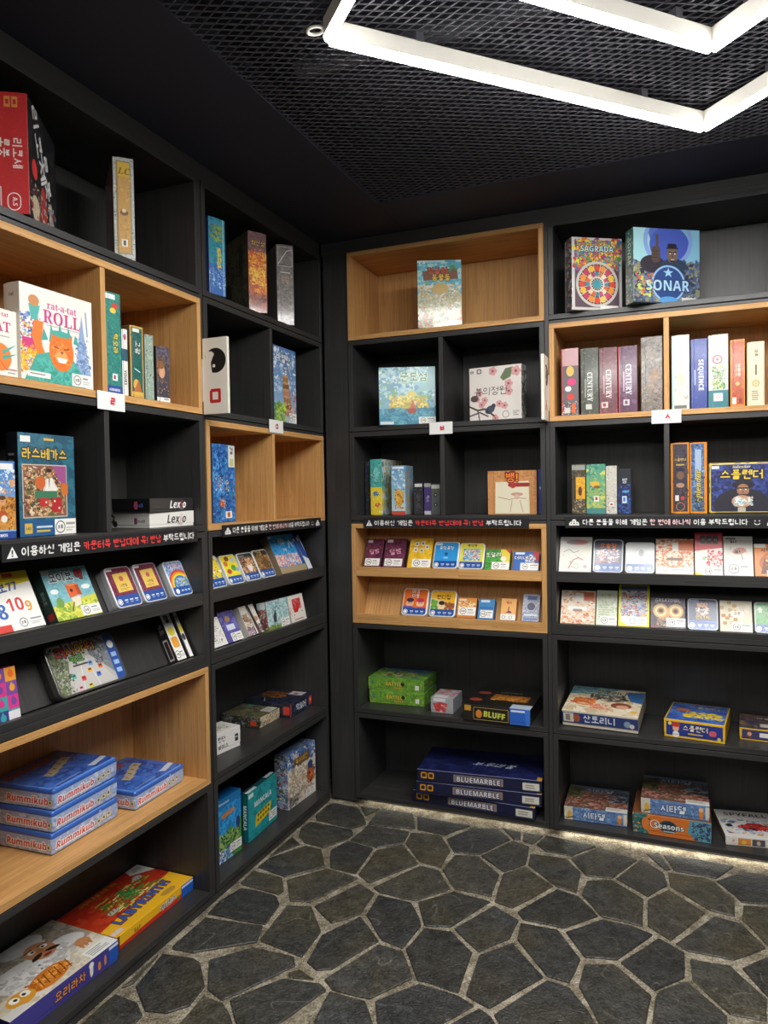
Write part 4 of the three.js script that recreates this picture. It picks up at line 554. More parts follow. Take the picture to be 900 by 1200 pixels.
      for (const [x, y, c] of [[26, 66, '#3fb6a0'], [38, 74, '#e0402e'], [50, 62, '#efb12c'], [60, 74, '#3c7ad0'], [44, 90, '#d8d23a'], [66, 60, '#e36a2a'], [30, 90, '#e9a8b8'], [54, 50, '#6aa0d8']]) { A.rr(x - 3, y - 4, 6, 9, 2, c); A.r(x - 2, y - 2, 4, 3, '#334'); } A.r(84, 0, 16, 100, '#2450a0'); A.c(91, 26, 8, '#fff'); for (let i = 0; i < 3; i++) A.r(87, 42 + i * 16, 8, 9, '#9fbbe8'); } },
  slima: { label: 'slim white box with yellow and orange squares beside a black box', k: 'carton', s: '#2a2224', l: A => { A.bg('#2a2124'); A.t('카드', 50, 30, 50, '#ccc', { rot: 90 }); A.r(24, 52, 52, 44, '#d8d0cc'); A.r(32, 56, 36, 36, '#3a2a2c'); }, f: A => { A.bg('#efece6'); A.t('말', 50, 14, 56, '#26262a', { o: '#bbb' }); A.rr(20, 32, 60, 17, 20, '#e6d838'); A.rr(14, 52, 70, 22, 20, '#eda33a'); A.tag(0, 78, 100, 20); } },
  slimb: { label: 'slimmer white and black box leaning at the end of the sloped shelf', k: 'carton', s: '#1b1b1d', f: A => { A.bg('#eceae4'); A.r(0, 0, 26, 100, '#222'); A.t('악', 62, 14, 60, '#2a2a2c'); A.rr(30, 30, 64, 16, 20, '#e6d63c'); A.e(60, 56, 30, 50, '#333'); A.r(24, 74, 76, 26, '#f4f3ef'); } },
  rummi0: { label: 'bottom blue tile-game tin in the stack of three', c: 'y', name: 'game_tin', rad: .008, m: 'metal', g: 'stacked blue tins' },
  rummi1: { label: 'middle blue tile-game tin in the stack of three', c: 'y', name: 'game_tin', rad: .008, m: 'metal', g: 'stacked blue tins' },
  rummitop: { label: 'top blue tile-game tin of the stack, red lettering on its lid', c: 'y', name: 'game_tin', rad: .008, m: 'metal', g: 'stacked blue tins' },
  rummiside: { label: 'single blue tile-game tin lying beside the stack of three', c: 'y', name: 'game_tin', rad: .008, m: 'metal', g: 'stacked blue tins' },
  labyrinth: { label: 'flat red and yellow game box with a blue corner on the bottom shelf', c: 'y', s: '#c8281e', l: A => { A.bg('#b42218'); A.r(0, 0, 100, 24, '#d8a020'); A.r(30, 34, 40, 20, '#26407e'); }, 
    t: A => { A.bg('#c5351d'); A.b(60, ['#cf4424', '#b42c18', '#bb3a22'], 0, 0, 100, 100, 6, 18); A.p('0,74 100,58 100,100 0,100', '#edb526'); A.t('마법의 보물 미로 게임', 44, 8, 7, '#e9b94a', { w: 60 }); for (let i = 0; i < 90; i++) { const x = 22 + A.R() * 58, y = 24 + A.R() * 40; A.r(x, y, 5 + A.R() * 5, 3.4, ['#d9c25a', '#c8a838', '#8a6a2c', '#4c8a3c', '#e6d88a'][i % 5], -8); } A.e(28, 56, 9, 6, '#bdbaa8'); A.e(80, 26, 8, 6, '#cfcabf'); for (let i = 0; i < 14; i++) A.l(`${24 + i * 4},${58 - i * 1.2} ${30 + i * 4},${40 - i}`, '#6a4a1c', 1); for (let i = 0; i < 4; i++) A.l(`22,${62 - i * 10} 80,${52 - i * 10}`, '#7a5a22', 1.1); A.b(20, ['#3f8a40', '#57a04c'], 48, 34, 16, 22, 3, 6);
      A.t('LABYRINTH', 50, 74, 20, '#2c62b4', { o: '#7a2c14', w: 84, rot: -4 }); A.e(72, 90, 14, 5, '#b98c3a'); A.p('84,0 100,0 100,34 80,14', '#edeae4'); A.r(86, 6, 11, 8, '#c9c4ba'); A.r(0, 88, 12, 8, '#d9c8c0'); },
    f: A => { A.bg('#f0b91e'); A.p('0,100 0,72 100,52 100,100', '#d8321f'); A.t('라비린스', 64, 46, 46, '#3a4a8a', { o: '#f4ead0' }); A.t('RaT', 24, 50, 40, '#7a4a18'); A.r(82, 0, 18, 100, '#1f5ec0'); A.r(83, 10, 16, 16, '#e8eef8'); A.c(78, 70, 14, '#3f9a44'); A.r(0, 0, 3, 100, '#5c3a10'); } },
  chef: { label: 'flat white game box with a moustached chef and purple side on the bottom shelf', c: 'y', s: '#3d3a86', 
    t: A => { A.bg('#a89c8a'); A.b(50, ['#9a8f80', '#b9ad9b', '#8a8074'], 0, 0, 100, 40, 5, 16); A.p('0,70 100,62 100,100 0,100', '#d6cbb6'); A.b(30, ['#e2d9c8', '#c8bca6'], 0, 66, 100, 34, 5, 14); A.e(44, 58, 40, 24, '#d9d6d2', 12); A.e(24, 46, 22, 12, '#e3e0dc', -20); A.e(84, 48, 18, 11, '#dedbd7', 24); A.b(24, ['#e8e6e3', '#c4c0bc', '#b8b4b0'], 20, 46, 60, 24, 4, 12); A.e(58, 10, 22, 14, '#ebe9e6'); A.e(70, 12, 14, 11, '#e0ddda'); A.r(48, 17, 28, 8, '#d6d3cf', 8); A.e(65, 36, 16, 17, '#c58a60'); A.e(60, 31, 4, 3.4, '#f4efe6'); A.e(71, 32, 4, 3.4, '#f4efe6'); A.c(61, 31, 1.8, '#222'); A.c(70, 32, 1.8, '#222'); A.l('56,27 63,26', '#3a2a20', 1.6); A.l('68,27 75,29', '#3a2a20', 1.6); A.e(65, 37, 4, 5, '#b5744c'); A.e(58, 43, 8, 3, '#35261c', -18); A.e(72, 44, 8, 3, '#35261c', 18); A.e(65, 48, 5, 2.4, '#8a3c30'); A.e(87, 66, 9, 8, '#c98a5e'); for (let i = 0; i < 3; i++) A.e(82 + i * 4, 72, 2, 5, '#bd7d52', 10); A.e(10, 54, 9, 8, '#c98a5e'); A.c(52, 56, 1.4, '#555'); A.c(50, 63, 1.4, '#555'); A.e(46, 80, 26, 13, '#d27a26', -8); A.b(26, ['#e08c34', '#b35f1a', '#f0ae54'], 30, 72, 32, 16, 3, 7); for (let i = 0; i < 6; i++) A.l(`${36 + i * 5},88 ${40 + i * 5},72`, '#6a3c14', 1.1); A.e(20, 82, 15, 11, '#dd9c34'); A.c(16, 79, 5, '#f6f2e4'); A.c(25, 79, 5, '#f6f2e4'); A.c(17, 79, 2, '#222'); A.c(24, 79, 2, '#222'); A.e(8, 96, 16, 8, '#d8d4cf'); A.r(74, 82, 26, 18, '#eceae4'); A.lines(76, 85, 20, 12, 4, '#999'); },
    f: A => { A.bg('#453f92'); A.t('요리라차', 52, 52, 48, '#ef9a34', { o: '#2a2560', w: 44 }); A.e(72, 48, 11, 36, '#e9e2d6'); A.c(72, 26, 15, '#f2efe9'); A.e(86, 52, 8, 26, '#c98a5e'); A.r(90, 0, 10, 100, '#2458b8'); A.e(80, 60, 10, 22, '#d98a3c'); A.r(90, 8, 10, 14, '#dfe8f6'); } },
  // ---- left wall, second column
  tealspine: { label: 'turquoise and yellow wrapped spine in the black top shelf', c: 'x', m: 'wrap', s: '#3a4a80', f: A => { A.bg('#2a8fa0'); A.b(60, ['#2f9aa6', '#1f7890', '#3f8ab8'], 0, 0, 100, 100, 6, 22); A.r(0, 60, 100, 40, '#3a6ab0'); A.b(40, ['#3f9a60', '#8ab04a', '#c8923e', '#6a4a2a'], 14, 8, 72, 22, 4, 14); A.b(40, ['#e6c84a', '#d8a83a', '#c8d84a'], 50, 38, 22, 30, 3, 8); A.r(84, 0, 6, 100, '#9fc4d8'); A.b(30, ['#5a86c8', '#7aa4d8', '#b9cfe8'], 0, 66, 100, 24, 4, 10); } },
  volcano: { label: 'flame-coloured spine with a dark olive cover turned sideways', c: 'x-', m: 'wrap', s: '#3a3526', l: A => { A.bg('#5d5436'); A.b(70, ['#6a6040', '#4c4429', '#74683f'], 0, 0, 100, 100, 5, 18); A.e(20, 70, 14, 22, '#26231a'); A.e(72, 30, 7, 26, '#2a261b'); A.b(30, ['#221f16', '#332e20'], 10, 78, 86, 20, 2, 7); A.t('화산', 70, 42, 16, '#1f1c14', { rot: 90 }); }, f: A => { A.bg('#b3502c'); A.r(0, 0, 100, 26, '#7a4a4e'); A.b(90, ['#d9701f', '#ef9a26', '#f6c23a', '#c8401c', '#e8842a'], 0, 22, 100, 56, 6, 20); A.b(40, ['#6a2a1c', '#8a3a20', '#4a2420', '#a8502a'], 0, 76, 100, 24, 6, 18); A.b(30, ['#5f4550', '#8a5a58'], 0, 0, 100, 24, 6, 20); A.b(30, ['#f8d84a', '#f0a82c'], 10, 46, 80, 20, 6, 14); A.t('화산섬', 55, 14, 26, '#d9b24a', { o: '#3a2414' }); } },
  silver: { label: 'silver-grey wrapped spine beside the flame-coloured spine', c: 'x', m: 'wrap', s: '#9a9492', f: A => { A.bg('#7c7470'); A.b(60, ['#8a827e', '#6a625e', '#958c86'], 0, 0, 100, 100, 6, 24); A.rr(8, 3, 84, 24, 3, null, '#c9c4be', 3); A.l('12,24 60,8 88,6', '#e6e2dc', 5); A.r(20, 34, 60, 1.4, '#cfc8c0'); A.t('은빛', 50, 46, 26, '#b99a6a'); A.r(30, 40, 44, 2, '#a98c62'); } },
  tower: { label: 'blue game with a stacked brown tower standing behind the divider', c: 'z', m: 'paper', s: '#2c3a5a', f: A => { A.grad('#4a78b4', '#a8c0dc'); A.b(50, ['#e9f0f6', '#c0d4e8', '#6f97c8'], 0, 4, 100, 60, 4, 12); A.t('바벨탑', 44, 15, 22, '#f4f6f8', { o: '#2f4c7e', rot: 8 }); A.t('쌓기', 60, 29, 15, '#e8eef4', { o: '#2f4c7e' }); for (let i = 0; i < 6; i++) { A.r(38 + i * 1.2, 38 + i * 9, 26 + i * 2, 8, ['#a87a4e', '#8a5f3a', '#b98a5c'][i % 3]); A.e(51 + i * 1.2, 38 + i * 9, 13 + i, 3, '#c9a070'); } A.b(40, ['#5a8a3a', '#7aa84a', '#c8d84a'], 0, 76, 50, 24, 4, 12); A.b(20, ['#d86a8a', '#c8b8b0', '#8a7a70'], 54, 60, 44, 34, 3, 9); A.tag(66, 86, 34, 13); } },
  bluepaint: { label: 'deep blue brush-painted game standing alone in the oak cell', c: 'z', s: '#20406a', f: A => { A.bg('#2a62b0'); A.b(220, ['#2f70c4', '#1f4c96', '#4a92d8', '#1a3c7c', '#5aa6e0', '#2a7aa8'], 0, 0, 100, 100, 3, 14); A.b(24, ['#e8eef0', '#c8d8a0', '#e0944a'], 10, 40, 60, 20, 1.5, 5); A.e(40, 76, 12, 8, '#b04a3a'); A.b(10, ['#d87a4a', '#e8c08a'], 30, 70, 24, 12, 2, 5); A.r(70, 1, 29, 28, '#e6e6dc'); A.t('결', 84, 8, 18, '#666'); A.r(76, 18, 16, 9, '#c8d08a'); A.r(54, 86, 28, 9, '#f0eeea'); A.r(62, 87.5, 12, 6, '#b5622c'); } },
  yellowcard0: { label: 'yellow tin half hidden by the column side', k: 'tin', s: '#e3e3e0' , f: A => { A.bg('#f0dd2e'); A.b(30, ['#e86a3a', '#6aa83a', '#fff', '#4a78c0'], 0, 0, 100, 70, 5, 12); A.band(); } },
  yellowcard: { label: 'yellow tin with fruit shapes and a blue foot', k: 'tin', s: '#e3e3e0', f: A => { A.bg('#f2e02a'); A.e(40, 14, 14, 10, '#8a4a2a'); A.e(74, 20, 14, 10, '#b0c0c8'); A.e(24, 30, 12, 10, '#d8742c'); A.e(64, 46, 16, 12, '#5aa23a'); A.e(30, 56, 14, 10, '#c8432e'); A.e(86, 52, 12, 9, '#8ab0d8'); A.band(); } },
  tinb: { label: 'black-topped tin with a brown and white drawing', k: 'tin', s: '#e3e3e0', f: A => { A.bg('#2a2826'); A.r(8, 8, 36, 10, '#777'); A.b(60, ['#b5763c', '#7a4a28', '#e0c8a8', '#d8a070', '#c83a3a'], 8, 18, 86, 54, 4, 12); A.e(56, 50, 16, 20, '#efe6da'); A.e(56, 36, 12, 12, '#d89a6a'); A.band(); } },
  tinc: { label: 'dark brown tin beside the sky-blue book game', k: 'tin', s: '#e3e3e0', f: A => { A.bg('#3a2c1e'); A.t('고대', 40, 14, 20, '#e0b860'); A.b(60, ['#8a6234', '#5c4022', '#b98c4e', '#a87a44'], 4, 22, 92, 50, 5, 14); A.e(64, 48, 18, 22, '#6a4a2a'); A.band(); } },
  skybook: { label: 'sky-blue game box with pink crowd and wooden base on the sloped shelf', c: 'z', s: '#8a7a5e', f: A => { A.bg('#2b93d8'); A.b(60, ['#3aa0e2', '#2084c8', '#4ab0ea'], 0, 0, 100, 60, 6, 20); A.r(2, 2, 12, 6, '#cfe6f4'); A.e(46, 18, 16, 9, '#8fb4e0'); A.t('솟대', 42, 18, 14, '#cfe0f4', { rot: 10 }); A.l('66,36 74,16 82,34', '#f6fafc', 3); A.t('마을', 46, 40, 9, '#eef'); A.b(90, ['#f2c8d0', '#e88a9c', '#f4e6c8', '#e0b070', '#cfe4ee', '#d86a7c'], 0, 52, 90, 30, 3, 8); A.r(0, 84, 100, 16, '#b09a78'); A.r(90, 10, 10, 74, '#2450a0'); A.c(95, 18, 4, '#fff'); } },
  bluestrip: { label: 'blue and white box edge behind the sky-blue book game', k: 'carton', s: '#6a7a8a', f: A => { A.bg('#e2e8ec'); A.p('0,0 70,0 100,60 100,72 0,60', '#24479a'); A.c(44, 12, 24, '#fff'); } },
  whitecut: { label: 'white card box cut off by the column side', k: 'carton', s: '#bbb7b0', f: A => { A.bg('#e9e6e0'); A.lines(20, 10, 60, 40, 6, '#a9a6a2'); A.b(20, ['#8a8a92', '#c8c4be'], 20, 50, 70, 40, 3, 8); } },
  purple: { label: 'violet card box with a white label on the lower sloped shelf', k: 'carton', s: '#3c3468', f: A => { A.bg('#5a55a0'); A.b(40, ['#6a66b0', '#4a4590', '#7a76c0'], 0, 0, 100, 70, 6, 18); A.e(46, 26, 16, 12, '#b08a5a'); A.r(24, 44, 50, 18, '#d8e0f0'); A.tag(30, 72, 70, 27); } },
  brownbox: { label: 'white card box with brown figures beside the violet one', k: 'carton', s: '#cfc9c0', f: A => { A.bg('#e6e0d6'); A.r(0, 0, 100, 10, '#f2eee6'); A.e(40, 46, 36, 24, '#b08a68'); A.b(30, ['#8a6244', '#c8a484', '#5a4032'], 10, 26, 80, 50, 6, 16); A.b(30, ['#7a5a78', '#9a7a90'], 0, 74, 100, 26, 8, 16); } },
  brownbox2: { label: 'white card box with a dark band beside the deer game', k: 'carton', s: '#2c2a28', f: A => { A.bg('#e3ddd2'); A.p('0,0 30,0 60,100 20,100', '#2c2826'); A.e(66, 50, 24, 20, '#b58c6a'); A.b(30, ['#6a4a5c', '#8a6a80', '#3c3038'], 20, 70, 80, 30, 6, 16); } },
  deer: { label: 'pale green-blue game with a dark deer and a side of red woods', c: 'z', s: '#6a3a3c', l: A => { A.bg('#7a4048'); A.b(50, ['#8c5058', '#5a2c34', '#a87a50', '#d8e4e4'], 0, 0, 100, 100, 8, 26); A.r(0, 0, 100, 22, '#cfe0e2'); A.r(0, 86, 100, 14, '#5a8a3a'); }, f: A => { A.bg('#a8ccd0'); A.b(60, ['#bcdad8', '#8fb8c0', '#c8dfd8', '#7aa8b4'], 0, 0, 100, 80, 6, 20); A.r(0, 82, 60, 18, '#6f9a3c'); A.b(30, ['#86ac48', '#567e30', '#b0905a'], 0, 78, 60, 20, 3, 8); A.e(36, 58, 10, 14, '#2f3a48'); A.p('32,48 40,30 46,48', '#2f3a48'); A.l('36,36 26,22', '#2f3a48', 2); A.l('38,36 46,20', '#2f3a48', 2); A.l('32,66 30,90', '#2f3a48', 3); A.l('42,66 44,90', '#2f3a48', 3); A.r(0, 0, 4, 100, '#7a4a40'); A.t('숲', 40, 14, 14, '#e9f2f0'); A.tag(60, 66, 40, 26); } },
  redsquare: { label: 'white game with a red square print on the lower sloped shelf', c: 'z', s: '#c9c4bc', f: A => { A.bg('#ece6dc'); A.r(22, 14, 56, 36, '#c6242c'); A.b(30, ['#d84a4c', '#a81a24', '#e88a80'], 24, 16, 52, 32, 3, 9); A.p('24,50 60,50 50,62 26,62', '#c6242c'); A.c(78, 62, 3, '#744'); A.c(24, 70, 2.5, '#744'); A.r(20, 86, 60, 2.5, '#a33'); A.b(10, ['#c8888a'], 0, 40, 18, 40, 2, 5); } },
  whitebox: { label: 'small white box with black lettering lying near the column side', c: 'y', s: '#dcd9d4', t: A => { A.bg('#dedad2'); A.e(14, 54, 12, 12, '#b03a3a'); A.b(24, ['#8a8a8a', '#555', '#aaa'], 22, 20, 56, 60, 3, 9); }, f: A => { A.bg('#e8e5e0'); A.t('런던', 20, 34, 26, '#26262a'); A.t('바이스', 26, 70, 24, '#26262a'); A.r(76, 34, 14, 34, '#333'); A.r(78, 46, 10, 4, '#eee'); } },
  browngreen: { label: 'flat brown and green box with an orange spot below the navy box', c: 'y', s: '#3c352a', t: A => { A.bg('#57503a'); A.b(110, ['#6a6044', '#443e2c', '#7a7252', '#5a6a4c', '#8a7a58', '#3f5a52'], 0, 0, 100, 100, 4, 14); A.r(58, 70, 40, 26, '#cfcbc0'); A.lines(62, 75, 30, 16, 3, '#888'); A.r(74, 20, 26, 14, '#4f8a78'); }, l: A => { A.bg('#3c3830'); A.b(40, ['#7a7060', '#5a5244', '#2a2620', '#8a9aa8'], 0, 0, 100, 100, 8, 30); A.rr(78, 30, 16, 50, 14, '#d84a28'); A.t('늑대', 18, 50, 50, '#8a8272'); }, f: A => { A.bg('#cbbf9a'); A.b(50, ['#b04a5a', '#6a8a4c', '#e0d8b8', '#8a6a5a', '#4a4a50'], 0, 0, 100, 100, 6, 22); A.r(0, 0, 6, 100, '#2a2620'); } },
  navybox: { label: 'flat navy box with red corner squares on the black shelf', c: 'y', m: 'wrap', s: '#161b30', t: A => { A.bg('#1b2138'); A.b(80, ['#262e4a', '#141a2c', '#343c58', '#2c2a3a'], 0, 0, 100, 100, 5, 18); A.b(50, ['#7a4a1c', '#a86a2a', '#5a3618'], 40, 10, 40, 50, 4, 12); A.r(70, 60, 28, 30, '#cfc8cc'); A.c(80, 74, 6, '#a55'); A.l('8,40 30,30', '#aab', 2); }, l: A => { A.bg('#141a2c'); A.b(30, ['#222a44', '#0d1120'], 0, 0, 100, 100, 8, 26); A.rr(84, 20, 14, 62, 10, '#d03a30'); A.t('전설', 60, 50, 44, '#9aa2bc'); }, f: A => { A.bg('#161d33'); A.b(40, ['#2c3658', '#0e1322', '#3c486c'], 0, 0, 100, 100, 8, 30); A.t('악&어', 48, 50, 60, '#e6e8ee', { w: 46 }); A.rr(84, 16, 14, 66, 10, '#d8402e'); A.c(91, 42, 12, '#f0a090'); A.r(0, 0, 4, 100, '#c03a30'); } },
  bluesea: { label: 'bright blue upright box with green mountains on the bottom shelf', c: 'z', s: '#1668a8', f: A => { A.bg('#1f8ad0'); A.b(40, ['#2a96dc', '#187cc0', '#38a4e4'], 0, 0, 100, 55, 8, 24); A.r(0, 0, 100, 13, '#1878bc'); A.t('Adventure', 24, 7, 9, '#d8e8f4'); A.t('MIKADO', 42, 27, 18, '#f0a24a', { o: '#8a3a14', rot: -6, w: 56 }); A.p('0,76 20,62 48,48 70,60 100,40 100,100 0,100', '#4a8a44'); A.b(70, ['#6aa04a', '#2f5a3a', '#8ab85a', '#24402c', '#a8b86a'], 0, 56, 90, 32, 4, 12); A.b(40, ['#e8eef4', '#a8c8e4', '#5a8ac8', '#3a4a9a'], 0, 80, 60, 20, 4, 10); A.e(84, 50, 9, 16, '#26407a'); A.tag(48, 78, 52, 14); } },
  mancala: { label: 'teal game box with white lettering and yellow patch on the bottom shelf', c: 'z', s: '#16585e', t: A => { A.bg('#1a4a4e'); A.r(0, 50, 30, 50, '#c9d0d0'); A.r(70, 10, 26, 60, '#c9d0d0'); }, l: A => { A.bg('#12666c'); A.t('MANCALA', 50, 50, 70, '#eef4f4', { rot: 90, w: 60 }); }, f: A => { A.bg('#1b9199'); A.b(40, ['#209ba2', '#17858e', '#25a3aa'], 0, 0, 100, 100, 8, 24); A.r(2, 5, 16, 8, '#d8ece8'); A.t('MANCALA', 50, 33, 15, '#e8f2f0', { w: 62 }); A.p('26,56 78,50 74,72 22,80', '#e6c61e'); for (let i = 0; i < 5; i++) { A.rr(30 + i * 9, 56 - i * .8, 6, 6, 3, '#6a5a14'); A.rr(29 + i * 9, 66 - i * .8, 6, 6, 3, '#6a5a14'); } A.r(70, 72, 28, 20, '#f0eee8'); A.ring(78, 82, 6, 1, '#666'); A.lines(85, 75, 11, 14, 3, '#999'); } },
  castlebox: { label: 'white and blue game box with a wooden sign and clockwork figures', c: 'z', s: '#8a98b0', l: A => { A.bg('#8fa4c4'); A.b(80, ['#3a64a8', '#c8d4e4', '#d8cbb0', '#4a6a4a', '#5a7ab8', '#a04a3a'], 0, 0, 100, 100, 8, 24); }, t: A => { A.bg('#6a86b8'); A.b(40, ['#3a5a98', '#b8c8dc', '#8a7050'], 0, 0, 100, 100, 6, 20); }, f: A => { A.bg('#d8d0c0'); A.b(70, ['#3a68b0', '#6a94cc', '#e6e0d4', '#2c4c88'], 0, 0, 100, 26, 5, 14); A.r(20, 12, 58, 17, '#7a5a34', -4); A.t('목수대전', 49, 20, 11, '#e8c46a', { o: '#3a2814', rot: -4 }); A.b(90, ['#e0d4c0', '#c4ac8c', '#b08a6a', '#ece6da', '#a89a88'], 4, 34, 92, 56, 4, 13); A.e(80, 58, 13, 18, '#c8622c'); A.b(14, ['#e88a3c', '#3a4a6a', '#8a3a24'], 68, 44, 28, 30, 3, 7); A.e(80, 40, 9, 8, '#2f4a7c'); A.b(26, ['#333', '#555', '#888'], 2, 80, 34, 18, 2, 6); A.tag(62, 84, 34, 12); } },
  // ---- back wall, first column
  jungle: { label: 'turquoise game with a wooden title board standing alone in oak', c: 'z', m: 'wrap', s: '#3a8a94', f: A => { A.bg('#58b4c8'); A.r(0, 0, 100, 3, '#bfe2ea'); A.r(4, 1, 14, 4, '#eee'); A.b(40, ['#6ac0d0', '#4aa6bc', '#a8d8d8'], 0, 4, 100, 44, 6, 18); A.p('12,16 90,12 92,28 14,30', '#7a4424'); A.t('정글의', 46, 16, 16, '#d8542c', { o: '#4a2412', w: 56 }); A.t('동물들', 54, 26, 15, '#f0c832', { o: '#4a2412' }); A.l('74,16 80,8 86,14', '#3a8a4a', 5); A.r(0, 50, 100, 50, '#b5c4a4'); A.b(100, ['#c8b88a', '#a89a6a', '#d8d4bc', '#8aa080', '#b8a47c', '#e4e0d0'], 4, 36, 92, 46, 4, 12); A.e(52, 42, 18, 12, '#c8a85c'); A.b(60, ['#9a9a78', '#b4b48c', '#6c8068', '#c8c49a', '#b45a3a'], 0, 66, 100, 30, 4, 12); A.tag(62, 90, 38, 9); } },
  island: { label: 'turquoise wrapped game with a yellow island at sea', c: 'z', m: 'wrap', s: '#4a7a8a', f: A => { A.bg('#7ab4c8'); A.b(80, ['#94c8d4', '#5c9cb8', '#b8dce0', '#6aa88a', '#d8e8e4'], 0, 0, 100, 60, 6, 20); A.p('0,58 40,48 100,40 100,0 88,0 70,40', '#8ac0c4'); A.t('군도섬', 62, 18, 17, '#3f7a5c', { o: '#d8ecd8' }); A.p('18,72 30,56 46,50 58,40 72,52 86,62 88,72', '#e0c84a'); A.b(40, ['#d8b83a', '#8ab04a', '#f0e07a', '#b89a3a'], 20, 52, 64, 20, 4, 10); A.r(0, 72, 100, 28, '#3a8aa8'); A.b(40, ['#4a9ab8', '#2c7a98', '#6ab4c4'], 0, 72, 100, 26, 5, 14, .3); A.e(58, 76, 8, 5, '#a8442c'); A.p('54,72 60,56 66,72', '#c8623a'); A.r(2, 94, 24, 5, '#dfe8e8'); A.tag(70, 87, 30, 12); } },
  spring: { label: 'white game box with pink blossoms and a bird on a branch', c: 'z', s: '#3a3a3c', r: A => { A.bg('#b8b4ae'); A.b(50, ['#333', '#5a5a5c', '#8a8a88', '#222'], 0, 0, 100, 100, 10, 34); }, f: A => { A.bg('#e4ddd6'); A.t('dr', 6, 8, 8, '#555'); A.rr(16, 4, 7, 7, 1, null, '#333', 1.6); A.p('60,22 70,6 84,4 80,22 66,28', '#6a7a5c'); for (const [x, y, r] of [[46, 9, 6], [90, 12, 7], [76, 34, 6], [76, 48, 6], [20, 48, 5], [30, 62, 5], [58, 70, 5], [68, 74, 5], [24, 70, 5], [50, 96, 5], [16, 60, 4]]) blossom(A, x, y, r, '#d8a0a0'); A.t('봄의정원', 42, 46, 17, '#3a3634', { bw: .07, k: -.1 }); A.l('0,72 16,80 30,78 48,92', '#3a3432', 3); A.l('0,90 20,84 36,92', '#3a3432', 2.4); A.l('16,80 20,100', '#3a3432', 2); A.e(10, 58, 8, 6, '#5a4a4a'); A.e(40, 80, 10, 7, '#4a5060', -30); A.c(47, 73, 4, '#3a404e'); A.p('30,84 36,78 40,88', '#2f3440'); A.ring(70, 90, 6, 1, '#777'); A.lines(84, 84, 12, 10, 3, '#999'); } },
  darkspine: { label: 'dark narrow spine at the left end of the small spines row', c: 'x', m: 'wrap', s: '#1f2430', f: spine('#2a2c36', ['#4a4a58', '#1c1e26', '#3a5a9a', '#b08a5a'], '', '#ccc', { n: 50 }) },
  yellowteal: { label: 'box with yellow and teal spine and white side among small spines', c: 'x', m: 'wrap', s: '#c9d4cc', r: A => { A.bg('#d8dcd4'); A.r(0, 0, 22, 60, '#4aa6a0'); A.b(40, ['#e8e8e0', '#9ac0bc', '#e0c83a', '#7a9aa0'], 0, 0, 100, 100, 6, 18); A.r(80, 0, 20, 100, '#b8a83a'); }, f: A => { A.bg('#45ada4'); A.e(50, 28, 26, 60, '#7ac8c0'); A.b(16, ['#a8dcd4', '#2f8a84'], 10, 8, 80, 40, 6, 16); A.r(0, 50, 100, 50, '#ead12e'); A.e(46, 62, 24, 20, '#3a7ab0'); A.e(60, 82, 24, 18, '#d86a3a'); A.b(20, ['#f2e06a', '#c8a82a', '#fff'], 6, 54, 88, 42, 5, 12); } },
  skyspine: { label: 'pale blue wrapped spine with a yellow figure among small spines', c: 'x', m: 'wrap', s: '#6a94b4', r: A => { A.grad('#7ab0d4', '#c8a878'); A.b(20, ['#9ac4dc', '#b8b0a0'], 0, 0, 100, 100, 10, 30); }, f: A => { A.grad('#5a9ac8', '#c8dce4'); A.r(8, 2, 84, 5, '#e8eef0'); A.b(20, ['#88b8d8', '#d8e8f0'], 0, 8, 100, 40, 8, 24); A.e(56, 66, 30, 56, '#e0a83a'); A.b(24, ['#f0c85a', '#c8822c', '#8a5a2a'], 24, 48, 64, 40, 6, 16); A.r(0, 92, 100, 8, '#c84a32'); } },
  cassette: { label: 'black cassette-like box with a white top among small spines', k: 'carton', m: 'wrap', s: '#222', f: A => { A.bg('#26262a'); A.r(10, 4, 80, 10, '#d8d8d4'); A.c(50, 44, 26, '#3a3a3e'); A.c(50, 72, 26, '#3a3a3e'); A.b(20, ['#4a4a50', '#5a5660'], 0, 20, 100, 76, 5, 14); } },
  cassette2: { label: 'thin purple cassette-like box among small spines', k: 'carton', m: 'wrap', s: '#222', f: A => { A.bg('#4a3a78'); A.r(0, 0, 100, 12, '#aaa'); A.t('믹스', 50, 50, 50, '#cfc8e4', { rot: 90 }); A.r(0, 88, 100, 12, '#c8c4cc'); } },
  cassette3: { label: 'grey cassette-like box beside the divider', k: 'carton', m: 'wrap', s: '#333', f: A => { A.bg('#5c6260'); A.r(4, 4, 92, 12, '#cfd2ce'); A.c(48, 36, 20, '#2a2c2c'); A.c(48, 68, 20, '#2a2c2c'); A.c(48, 36, 8, '#c8c8b8'); A.c(48, 68, 8, '#c8c8b8'); } },
  bang: { label: 'wood-print game with a paper poster and orange lettering', c: 'z', m: 'wrap', s: '#a06a3c', f: A => { A.bg('#c98c54'); for (let i = 0; i < 9; i++) A.r(i * 11.5, 0, 1.4, 100, i % 2 ? '#b0733e' : '#dba36c'); A.b(50, ['#d49a60', '#bb7d46'], 0, 0, 100, 100, 4, 14, .2); A.p('16,26 84,24 86,98 15,98', '#e6dec2'); A.t('뱅!', 50, 16, 24, '#e2481e', { o: '#7a1c10', ow: .2 }); A.t('뱅!', 50, 16, 24, '#f0a02c', { bw: .07 }); A.rr(42, 28, 44, 9, 6, '#9a2a2c'); A.c(52, 33, 7, '#b03236'); A.l('22,60 44,66 60,62 78,64', '#c08a78', 1.6); A.e(60, 54, 14, 4, '#c89a88'); A.l('50,68 46,94', '#c69884', 1.5); A.l('66,68 72,94', '#c69884', 1.5); A.e(60, 60, 6, 6, '#d8b8a4'); } },
